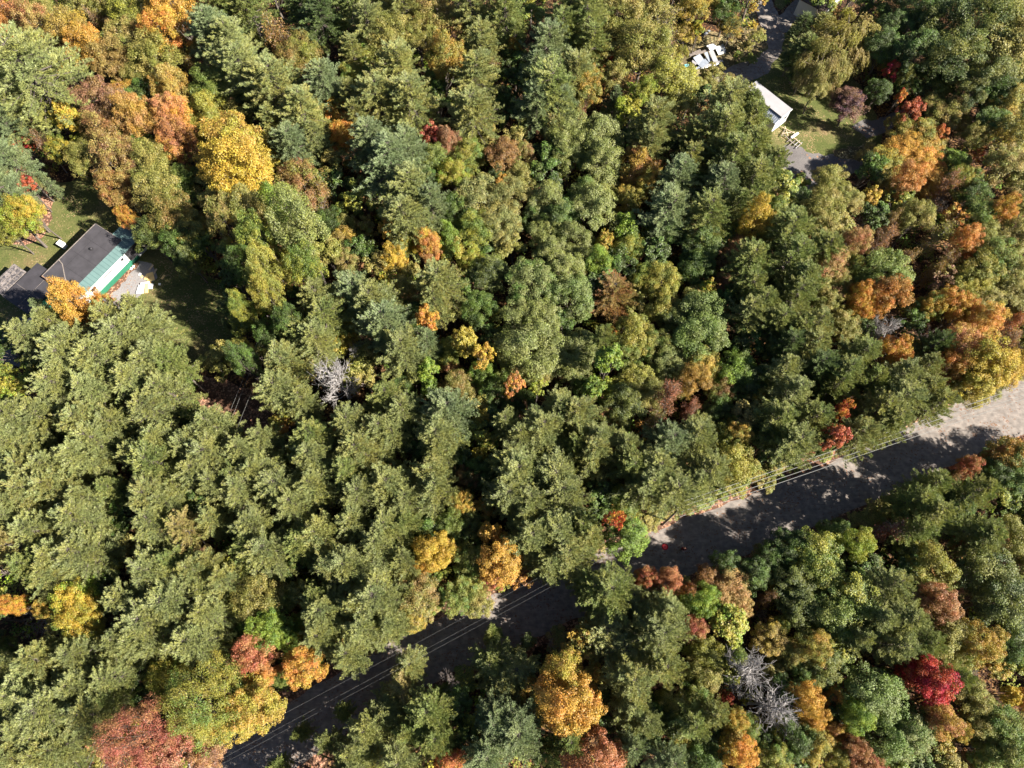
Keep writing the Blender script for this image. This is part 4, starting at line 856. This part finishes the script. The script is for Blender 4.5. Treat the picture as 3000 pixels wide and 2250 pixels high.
TILE['02'] = """P pg 100 80 125; P tp 60 240 130; P pg 250 150 135; P pg 500 100 160; P pg 600 250 150; P pg 400 250 135; P gp 250 350 115; P yp 300 450 120; D ye/br 545 510 120| yellow-green tree dotted with gold at lower left, upper half of a pair; D ye/gr 590 680 125| yellow-green tree lower left, lower half of a pair; P pg 950 140 125; P tp 1230 120 115| golden-tan pine among paler pines, lower left; P yp 1360 90 105; P pg 1000 430 165; P pg 880 560 125; P gp 1150 330 115; P yp 1350 340 135; P yp 1450 450 110; P pg 1150 600 165; P pg 1330 650 140; P pg 1000 760 170; P pg 1280 840 160; P pg 950 910 125; P pg 840 830 110; P pg 1710 120 145; P pg 1760 290 145; P gp 1590 200 100; P gp 1960 200 110; P yp 2110 150 145; P yp 2110 340 130; D ol 1680 560 145; D ol/gr 1810 620 90; D br/gr 1760 780 120; D br/gr 1880 850 75; D gr/ol 1700 690 80; P gp 2050 530 100; P pg 2130 650 135; P pg 2100 790 120; D or/ye 150 600 60; D go/ol 330 620 60
;D ro/sa 1640 940 125; D or/sa 1740 1050 85; D or/go 1970 1010 115; D gr/ol 1840 1060 60; G yo/gr 1330 1230 300| very large spreading yellow-olive tree beside the lower road, bottom left; D go/yo 1650 1220 150; D yo/go 1500 1370 140; D yo/gr 1080 1090 120; G pk/sa 950 1450 235| very large pinkish red tree at the bottom left; D pk/mv 1120 1570 170; D mv/sa 1350 1560 110
;b gy 230 740 150 .6| fallen grey brush with bare forked branches at the left edge; b gy 60 620 70; b gy 300 860 100 .6; P yp 400 860 95; P yp 350 1000 150; P pg 200 1150 170; P pg 350 1300 190; P pg 600 1140 140; P pg 760 1080 120; P yp 640 1340 160; P pg 550 950 120; P pg 450 1480 125; P pg 190 1400 160; P yp 150 1570 190; P yp 400 1590 170; P pg 50 1300 110; P pg 70 1000 90; P gp 780 1190 90; D dk 720 620 60; D dk 60 880 60; P gp 1960 1420 62 .7; P pg 2140 1530 80; P gp 1800 1650 62 .8; P pg 2050 1810 130; P gp 1870 1900 120; P gp 2250 1760 110"""  # last three pines stand unseen below the view, added to shade the lower road
TILE['12'] = """P pg 60 1660 120; P gp 30 1330 55 .7;P pg 100 90 125; P pg 300 100 135; P pg 250 250 145; P gp 430 60 100; P pg 100 400 145; P pg 250 560 165; P yp 90 610 130; P pg 150 780 145; P pg 310 750 110; P pg 60 940 110; P pg 400 380 90
;D ye/go 610 240 115| small golden yellow tree left of the orange-gold roadside tree; D ye/or 560 330 70; C go/or 940 160 85; D go/or 1000 280 135| orange-gold tree on the north edge of the road; d ro/sa 960 440 68; d ru/or 1150 430 75 ; D gr/ol 740 80 95; D dk/ol 850 110 85; D ol/gr 850 340 105; D ol/gr 760 540 115; D ol 880 580 95; D ol/ru 500 560 140; D ol 430 440 95; D ol/go 460 690 75; b gy 580 580 100| grey bare branches overhanging the north side of the lower road; P pg 1200 190 145; P pg 1240 60 120; P pg 1400 140 145; P gp 1530 70 110; P yp 1490 290 155; P pg 1340 330 120; P yp 1590 180 105; D gr/br 1830 180 125| green roadside tree with red patches left of the red pad; d re/or 1780 30 60 3| red patch of leaves crowning the green roadside tree; d or/go 1880 20 45
;P gp 1010 940 125 .62; P pg 1150 1000 130 .62; p bg 1230 840 50; P yp 1050 1110 120 .62; p gp 980 810 65; P tp 400 1140 125 .62; P yp 440 1010 95 .62; P pg 300 1260 120 .62; P pg 200 1400 135; P gp 600 1340 135; P gp 450 1430 100; D dk 750 1270 105; P gp 560 1500 115; P pg 100 1550 115; P pg 350 1590 120; P bg 980 1300 140; P bg 1100 1450 160; P bg 950 1560 140; D go/yo 1440 1060 130 1.4| orange-gold tree below the road, upper half of the tall crown; D go/or 1480 1250 180 1.35| orange-gold tree below the road, lower half of the tall crown; P gp 1440 1440 105; D ro/or 700 1640 95; D sa/ro 1600 1570 170| large salmon red tree at the middle of the bottom edge; D ol/gr 1330 1600 95; D yo/ol 230 1580 80; D dk 800 1480 90; b gy 740 1100 110 1.4| leafless grey-brown bush on the south side of the lower road; b gy 1390 860 70
;P gp 1740 540 150 1.0; P gp 1600 470 110 1.0; P pg 1880 560 120 .62; P yp 1700 740 165 .62; P pg 1950 650 150 .62; P pg 2090 640 145; P yp 1800 910 175 .62; P pg 2050 840 170; P yp 1900 1080 165; P yp 2100 1010 120; P pg 1890 1250 130; P pg 1890 1370 105; P bg 1870 1510 95; P bg 2080 1610 115; D ol 2150 1210 100; D dk/ol 2150 1350 100; D ro/sa 1970 420 65; D sa/ro 2090 460 85; d go/or 1930 660 45; D ta/yo 2180 1480 80; D dk 2000 1420 90; P gp 650 1430 70"""
TILE['22'] = """D ru/sa 190 430 90; D ta/sa 290 510 115; D ta/sa 360 580 80; C sa/or 10 480 60; D br/gr 110 590 105; D pk/sa 80 770 75; C yo/br 290 740 140; D ol/yo 130 900 110; D dk/gr 270 330 95 1.0; D dk/gr 420 400 105 1.0; D dk/gr 540 300 90 1.0; D dk 650 250 115 1.0; D gr 860 250 155 1.0; D gr 850 410 140 1.0; D gr/dk 950 130 85 1.0; D br/yo 1100 200 95; D gr/yo 1050 560 170; D gr/ol 950 640 160; D dk/ol 700 480 125; D dk/ol 760 620 125; D gr/yo 1080 720 100; b gy 490 660 75; T mv/ru 520 560 75; D ta/go 530 800 100; D gr 640 750 60; T pk/gy 1290 140 130| grey-pink twiggy tree on the south side of the road, right; P gp 1450 90 105 1.0; P gp 1620 80 140 1.0; P gp 1880 100 120; P pg 1960 210 115; d ro/or 1790 230 62; D yo/ol 1600 360 140; D dk/yo 1480 280 95; D ol 2110 200 125; D ol/dk 1930 400 170; D dk/ol 2060 600 180; D ol 2160 400 120; D sa/mv 1610 590 120; D sa/ru 1520 540 70; P pg 1280 520 125; P pg 1260 690 125; P pg 1450 700 135; P pg 1350 850 130; P gp 1550 830 105; P pg 1140 850 95; D ol 1650 800 145; D go/ol 1890 850 125; D ol 1750 920 100; D dk 2060 850 110; D go/ol 790 880 105; D ol/dk 900 990 125; D ol 710 930 90; p pg 660 980 80; D dk 770 1060 95; B gy 430 1060 135 .8| upper of two big dead grey trees, lower right; B gy 530 1270 140 .8| lower of two big dead grey trees, lower right; d re/rd 1500 1000 80; D rd/re 1590 1080 135| crimson tree, brightest red crown in the lower right; d rd/re 1450 1110 70; d rd/ro 1370 1000 58; d ro/re 1190 1020 42; D gr/og 1200 1150 165; D br/gr 1130 1310 100; P gp 1720 1030 80; b gy 1880 1070 75; D go/or 780 1220 100; D go/or 840 1330 80; D bn/go 980 1200 78; D bn/go 950 1400 78; d re/ru 240 1200 58; D ol 120 1030 115; D ol/gr 60 1140 100; D dk/gr 1480 1320 105; D sa/go 1650 1320 105; D go/ol 1740 1430 75; D gr/og 1290 1470 140; D og/gr 1470 1500 140; D ol 1830 1250 120; D ol 1850 1390 100; C ye/go 2030 1180 65; D or/go 2180 1200 65; D ol/gr 2050 1390 140; D ol/gr 2090 1560 145; d bn/ta 1820 1580 60; D ol/gr 1940 1580 100; P gp 90 1380 130; D gr/dk 110 1560 125; P yp 200 1300 100; D go/ol 310 1330 80; C go/ta 320 1460 75; D or/go 330 1590 110; D yo/gr 570 1570 110; D dk/gr 700 1450 120; D ol/go 830 1520 110; D sa/mv 1090 1540 85; D pk/sa 1130 1620 80; D ol/go 960 1610 90; d br/gr 1250 1560 62; T mv 690 1340 52; D gr/ol 330 930 70; D yo/ol 600 1370 70; D ol/gr 380 1400 90; D og/gr 1640 1180 60"""
def K_(px, py): return (px, py)
# landmarks: photo position, phrase
LM = [(300, 770, 'teal porch roof'), (2283, 300, 'white trailer shed'), (1948, 1602, 'red landing pad'), (2715, 1990, 'crimson tree'), (2215, 2010, 'dead grey trees'),
      (2488, 312, 'purple-leaved tree'), (2430, 170, 'big willow'), (700, 500, 'biggest golden tree'), (430, 2150, 'big pinkish red tree'), (620, 2060, 'big yellow-olive tree'),
      (2208, 655, 'bright yellow tree'), (1820, 1580, 'red-tipped roadside tree'), (1450, 1640, 'orange roadside tree'), (990, 1130, 'dead branches by the gap'),
      (1275, 1605, 'small golden tree'), (1770, 1100, 'tall lime green tree'), (520, 390, 'big salmon tree'), (1800, 870, 'round brown-needled pine'), (1975, 1190, 'rosy bare-branched tree'),
      (2075, 170, 'white scrap heap'), (1668, 2050, 'orange-gold tree below the road'), (1720, 2205, 'salmon tree at the bottom edge'), (2860, 1070, 'yellow trees by the road'),
      (2590, 990, 'grey leafless tree'), (1155, 770, 'yellow and orange pair'), (2420, 1240, 'red tree among road pines'), (90, 480, 'red branches at left edge'), (1420, 1560 - 380, 'salmon and lime pair'),
      (130, 1830, 'fallen grey brush'), (2650, 450, 'orange-topped golden tree'), (2130, 1540, 'shaded road'), (1500, 470, 'rust shrubs, upper middle'), (560, 1150, 'dark woodland gap'), (2340, 500, 'shaded gravel yard')]
DIRS = ['to the right of', 'up and right of', 'above', 'up and left of', 'to the left of', 'down and left of', 'below', 'down and right of']
ORD = ['nearest', 'second nearest', 'third nearest', 'fourth nearest', 'fifth nearest', 'sixth nearest', 'seventh nearest', 'eighth nearest', 'ninth nearest', 'tenth nearest', 'eleventh nearest', 'twelfth nearest']
KIND = {'P': ('pine_tree', 'pine', 'tall pines of the forest'), 'p': ('pine_tree', 'small pine', 'tall pines of the forest'), 'D': ('broadleaf_tree', 'tree', 'broadleaf trees in autumn colour'),
        'd': ('broadleaf_tree', 'small tree', 'broadleaf trees in autumn colour'), 'C': ('broadleaf_tree', 'spiky-topped tree', 'broadleaf trees in autumn colour'), 'G': ('broadleaf_tree', 'tree', 'x'), 'W': ('willow_tree', 'willow', None),
        'B': ('dead_tree', 'leafless tree', 'leafless grey trees'), 'b': ('leafless_shrub', 'leafless shrub', 'leafless grey shrubs'), 'T': ('thin_leaved_tree', 'twiggy tree', 'thin-leaved twiggy trees')}
rows = []
for tl, txt in TILE.items():
    ox, oy = {'0': 0, '1': 1000, '2': 2000}[tl[0]], {'0': 0, '1': 750, '2': 1500}[tl[1]]
    for ent in txt.replace('\n', ' ').split(';'):
        ent = ent.strip()
        if not ent: continue
        lab = None
        if '|' in ent: ent, lab = ent.split('|'); lab = lab.strip()
        f = ent.split(); cc = f[1].split('/')
        x, y, r = float(f[2]), float(f[3]), float(f[4]); hs = float(f[5]) if len(f) > 5 else 1.0
        rows.append(dict(k=f[0], c=cc[0], c2=cc[1] if len(cc) > 1 else None, x=ox + x / 2.212, y=oy + y / 2.212, r=r / 2.212, hs=hs, lab=lab))
SHIFT = {'pg': 'yp', 'bg': 'pg', 'yp': 'pg', 'dp': 'gp', 'gp': 'yp', 'tp': 'yp', 'og': 'ol', 'gr': 'yo', 'br': 'yo', 'dk': 'gr', 'ol': 'ta', 'yo': 'gr', 'ye': 'yo', 'go': 'ol', 'or': 'yo', 'ro': 'ru', 'rd': 're', 're': 'or',
         'sa': 'ol', 'pk': 'sa', 'ru': 'ol', 'ta': 'ol', 'mv': 'ol', 'pu': 'mv', 'bn': 'or', 'gy': 'ta'}
# small understorey trees where no crown has been placed, never on the clearings or the road
rf = random.Random(5); fl_ = 0
for gy_ in range(-10, 2270, 44):
    for gx_ in range(-20, 3030, 44):
        x = gx_ + rf.uniform(-18, 18); y = gy_ + rf.uniform(-18, 18); (wx, wy, wz), dd_ = P(x, y, 3.5)
        if any(math.hypot(t['x'] - x, t['y'] - y) < t['r'] * 1.0 + 6 for t in rows): continue
        (hx, hy, hz_), dd_ = P(x, y, 0)
        if road_dist(wx, wy) < hw(wx) + 2.4 or road_dist(hx, hy) < hw(hx) + 1.5: continue
        if any(inpoly(wx, wy, pl) or inpoly(hx, hy, pl) for pl in CLEAR): continue
        near = min(rows, key=lambda t: math.hypot(t['x'] - x, t['y'] - y) + (400 if t['k'] in 'PpWBb' else 0))
        rows.append(dict(k='d', c=rf.choice(['dk', 'gr', 'ol', near['c'], near['c'], 'dk']), c2=None, x=x, y=y, r=rf.uniform(34, 52), hs=1.0, lab=None, fill=1)); fl_ += 1
print('filler', fl_)
# low shrubs along both road verges
def proj(x, y, z):
    X, Y, Z = x, y, z - HC; dep = Y * math.sin(TH) - Z * math.cos(TH); v = Y * math.cos(TH) + Z * math.sin(TH)
    return 1500 + F * X / dep, 1125 - F * v / dep
rs = random.Random(17)
for i in range(len(rw) - 1):
    p0, p1 = np.array(rw[i]), np.array(rw[i + 1]); dl = np.linalg.norm(p1 - p0); dv = (p1 - p0) / dl; nv_ = np.array([-dv[1], dv[0]])
    for s_ in np.arange(0, dl, 1.3):
        for sg in (1, -1):
            if rs.random() < .2: continue
            q_ = p0 + dv * s_ + nv_ * sg * (hw(p0[0]) + rs.uniform(.9, 2.7)); px_, py_ = proj(q_[0], q_[1], .9)
            if not (0 < px_ < 3000 and 0 < py_ < 2250): continue
            rows.append(dict(k='d', c=rs.choice(['gr', 'ol', 'gr', 'yo', 'ta', 'gr', 'ol']), c2=None, x=px_, y=py_, r=rs.uniform(22, 42), hs=.42, lab=None, fill=1, shrub=1))
OUT = []
for i in range(400):
    side = rf.random(); sw = 'right' if side < .45 else 'left' if side < .62 else 'top' if side < .82 else 'bottom'
    if side < .45: x, y = rf.uniform(3120, 3700), rf.uniform(-150, 2500)
    elif side < .62: x, y = rf.uniform(-600, -110), rf.uniform(-150, 2500)
    elif side < .82: x, y = rf.uniform(-500, 3600), rf.uniform(-420, -110)
    else: x, y = rf.uniform(-500, 3600), rf.uniform(2370, 2650)
    if len(OUT) >= 90: break
    if any(math.hypot(t['x'] - x, t['y'] - y) < 95 for t in OUT): continue
    (hx, hy, hz_), dd_ = P(x, y, 0); (wx, wy, wz), dd_ = P(x, y, 8)
    if road_dist(wx, wy) < hw(wx) + 4: continue
    if any(inpoly(wx, wy, pl) or inpoly(hx, hy, pl) for pl in CLEAR): continue
    pine = rf.random() < (.7 if x < 1500 else .35)
    OUT.append(dict(k='P' if pine else 'D', c=rf.choice(['pg', 'gp', 'yp', 'bg'] if pine else ['ol', 'gr', 'go', 'ta', 'dk', 'or', 'og']), c2=None, x=x, y=y, r=rf.uniform(50, 72), hs=1.0,
        lab='x'))
    OUT[-1]['lab'] = '%s %s just outside the %s edge of the picture' % (PAL[OUT[-1]['c']][1], 'pine' if pine else 'tree', sw)
rows += OUT
# labels by nearest landmark, direction and rank
for t in rows:
    best = sorted((math.hypot(t['x'] - l[0], t['y'] - l[1]), i) for i, l in enumerate(LM))
    t['cand'] = [i for d, i in best[:6] if d > 12]
    if t['k'] in 'DdCG':
        t['nm'] = 'maple_tree' if t['c'] in ('ye', 'go', 'or', 'ro', 'rd', 're', 'sa', 'pk', 'br', 'pu') else ('oak_tree' if t['c'] in ('ol', 'ta', 'ru', 'bn', 'mv', 'yo') else 'broadleaf_tree')
    if t.get('fill'): t['nm'] = 'understory_tree'
    if t.get('shrub'): t['nm'] = 'roadside_shrub'
    t['key'] = (PAL[t['c']][1], 'roadside shrub' if t.get('shrub') else KIND[t['k']][1])
used = set()
for t in rows:
    if t['lab']: used.add(t['lab']); continue
    done = False
    for mxr in (3, 7, 12):
        for li in t['cand']:
            l = LM[li]; dx, dy = t['x'] - l[0], l[1] - t['y']; sec = int(round(math.degrees(math.atan2(dy, dx)) / 45)) % 8; d0 = math.hypot(dx, dy)
            rank = 0
            for o in rows:
                if o is t or o['key'] != t['key']: continue
                ex, ey = o['x'] - l[0], l[1] - o['y']
                if int(round(math.degrees(math.atan2(ey, ex)) / 45)) % 8 == sec and math.hypot(ex, ey) < d0: rank += 1
            if rank < mxr:
                s = '%s %s %s %s the %s' % (ORD[rank], t['key'][0], t['key'][1], DIRS[sec], l[2])
                if len(s.replace('-', ' ').split()) > 16: continue
                if s not in used: used.add(s); t['lab'] = s; done = True; break
        if done: break
    if not done: print('NO LABEL', t)
rg0 = random.Random(99)
def dup(o, parent=None):
    c = o.copy(); C.objects.link(c); c.parent = parent; return c
SRC = {}
cnt = {}
for t in rows:
    k = t['k']; ps = PROTO[k]; vi = rg0.randrange(len(ps)); pr = ps[vi]; Hp, Rp = pr[-2], pr[-1]
    # solve height and radius where the crown stands
    rm = t['r'] / 24.0
    for it in range(3):
        if k == 'P': H = 9.0 + 1.5 * rm
        elif k == 'p': H = 3.5 + 2.6 * rm
        elif k == 'G': H = 13
        elif k in 'DC': H = 4.6 + 2.0 * rm
        elif k == 'd': H = 3.0 + 2.4 * rm
        elif k == 'W': H = 8.8
        elif k == 'B': H = 12 + .8 * rm
        elif k == 'b': H = 2.0 + 1.5 * rm
        else: H = 5 + 1.6 * rm
        hs = t['hs']
        if hs == 1.0 and k in 'DCdG' and not t.get('fill') and t['c'] in ('ye', 'go', 'or', 'ro', 'rd', 're', 'sa', 'pk', 'br'): hs = 1.25
        H = min(H, 21) * hs
        q, dep = P(t['x'], t['y'], H * (.68 if k in 'Pp' else .66)); rm = t['r'] * dep / F
    rm *= {'P': 1.36, 'p': 1.1, 'D': 1.16, 'd': 1.12, 'C': 1.12, 'B': 1.5, 'b': 1.15}.get(k, 1.0)
    name, kd, grp = KIND[k]; name = t.get('nm', name)
    if 'outside' in (t['lab'] or ''): grp = 'forest trees beyond the picture edge'
    elif 'nm' in t: grp = {'maple_tree': 'bright autumn maples in the forest', 'oak_tree': 'olive and brown oaks in the forest', 'broadleaf_tree': 'green broadleaf trees in the forest', 'understory_tree': 'small understory trees between the big crowns', 'roadside_shrub': 'shrubs along the road verges'}[name]
    e = empty(name, (q[0], q[1], 0), rg0.uniform(0, 6.28)); sxy = rm / Rp; e.scale = (sxy, sxy, H / Hp); e.rotation_euler = (rg0.gauss(0, .035), rg0.gauss(0, .035), rg0.uniform(0, 6.28))
    tag(e, t['lab'], {'P': 'pine tree', 'p': 'pine tree', 'D': 'tree', 'G': 'tree', 'd': 'tree', 'C': 'tree', 'W': 'willow tree', 'B': 'dead tree', 'b': 'shrub', 'T': 'tree'}[k] if not t.get('shrub') else 'shrub', grp)
    key = (k, vi)
    names = ['trunk', 'crown'] if k in 'PpDdCWG' else (['trunk', 'branches'] if k in 'Bb' else ['trunk', 'branches', 'crown'])
    meshes = [m for m in pr[:len(names)]]
    for nm, me in zip(names, meshes):
        wood = M['dead'] if k in 'B' else (M['twig'] if k in 'bT' else M['bark'])
        mat = (M['needle'] if k in 'Pp' else M['leaf']) if nm == 'crown' else wood
        if (key, nm) not in SRC: o = link(nm, me, mat, e); SRC[(key, nm)] = o
        else: o = dup(SRC[(key, nm)], e)
        if nm == 'crown':
            a = alb(t['c']); j = rg0.uniform(.88, 1.12); a = tuple(min(.8, v * j) for v in a)
            o.color = (*a, 1); o['second_leaf_colour'] = list(alb(t['c2'] or SHIFT[t['c']]))
    cnt[k] = cnt.get(k, 0) + 1; cnt[name] = cnt.get(name, 0) + 1
if 'NO' in '': pass
print('TREES', cnt)

# ---------------------------------------------------------------- undergrowth: countless low leafy shoots and saplings on the forest floor
rg = np.random.default_rng(7)
cp = []; cr_ = []; cc_ = []
cols = [alb(c) for c in ('dk', 'gr', 'dk', 'ol', 'yo', 'ru', 'bn', 'gr', 'br', 'dk', 'ol')]
tree_xy = None
want = 9000
while len(cp) < want:
    x = rg.uniform(-105, 120); y = rg.uniform(-30, 125)
    if abs(x) > 62 + (y + 12) * .42 : continue
    if road_dist(x, y) < hw(x) + 1.3: continue
    if any(inpoly(x, y, pl) for pl in CLEAR): continue
    r = rg.uniform(.35, 1.25); cp.append((x, y, rg.uniform(.2, 1.9) * (.5 + r * .6))); cr_.append(r); cc_.append(rg.integers(0, len(cols)))
cp = np.array(cp); cr_ = np.array(cr_); cc_ = np.array(cc_); k = (55 * cr_ ** 1.4).astype(int) + 12; idx = np.repeat(np.arange(len(cp)), k)
d = unit(rg.normal(size=(len(idx), 3))); p = cp[idx] + d * (cr_[idx] * rg.random(len(idx)) ** .5)[:, None] * np.array([1, 1, .7]); p[:, 2] = np.maximum(p[:, 2], .05)
V, Q = leaves(p, d * .5 + np.array([0, 0, .8]) + rg.normal(size=p.shape) * .4, rg.uniform(.14, .28, len(p)), rg)
um, un, ub, uo = newmat('undergrowth_leaves')
ua = un.nodes.new('ShaderNodeAttribute'); ua.attribute_name = 'kindv'; ur = un.nodes.new('ShaderNodeValToRGB'); ur.color_ramp.interpolation = 'CONSTANT'
el = ur.color_ramp.elements; el[0].color = (*cols[0], 1); el[0].position = 0; el[1].position = 1 / len(cols); el[1].color = (*cols[1], 1)
for i in range(2, len(cols)): e_ = el.new(i / len(cols)); e_.color = (*cols[i], 1)
uv = un.nodes.new('ShaderNodeAttribute'); uv.attribute_name = 'leafvar'; uh = un.nodes.new('ShaderNodeHueSaturation'); mm = un.nodes.new('ShaderNodeMath'); mm.operation = 'MULTIPLY_ADD'; mm.inputs[1].default_value = .7; mm.inputs[2].default_value = .6
un.links.new(ua.outputs['Fac'], ur.inputs[0]); un.links.new(uv.outputs['Fac'], mm.inputs[0]); un.links.new(mm.outputs[0], uh.inputs['Value']); un.links.new(ur.outputs[0], uh.inputs['Color']); un.links.new(uh.outputs[0], ub.inputs['Base Color'])
ug = link('undergrowth', mesh_np('undergrowth', V, [Q], {'kindv': (cc_[idx] + .5) / len(cols), 'leafvar': rg.random(len(idx))}), um)
tag(ug, kind='stuff')
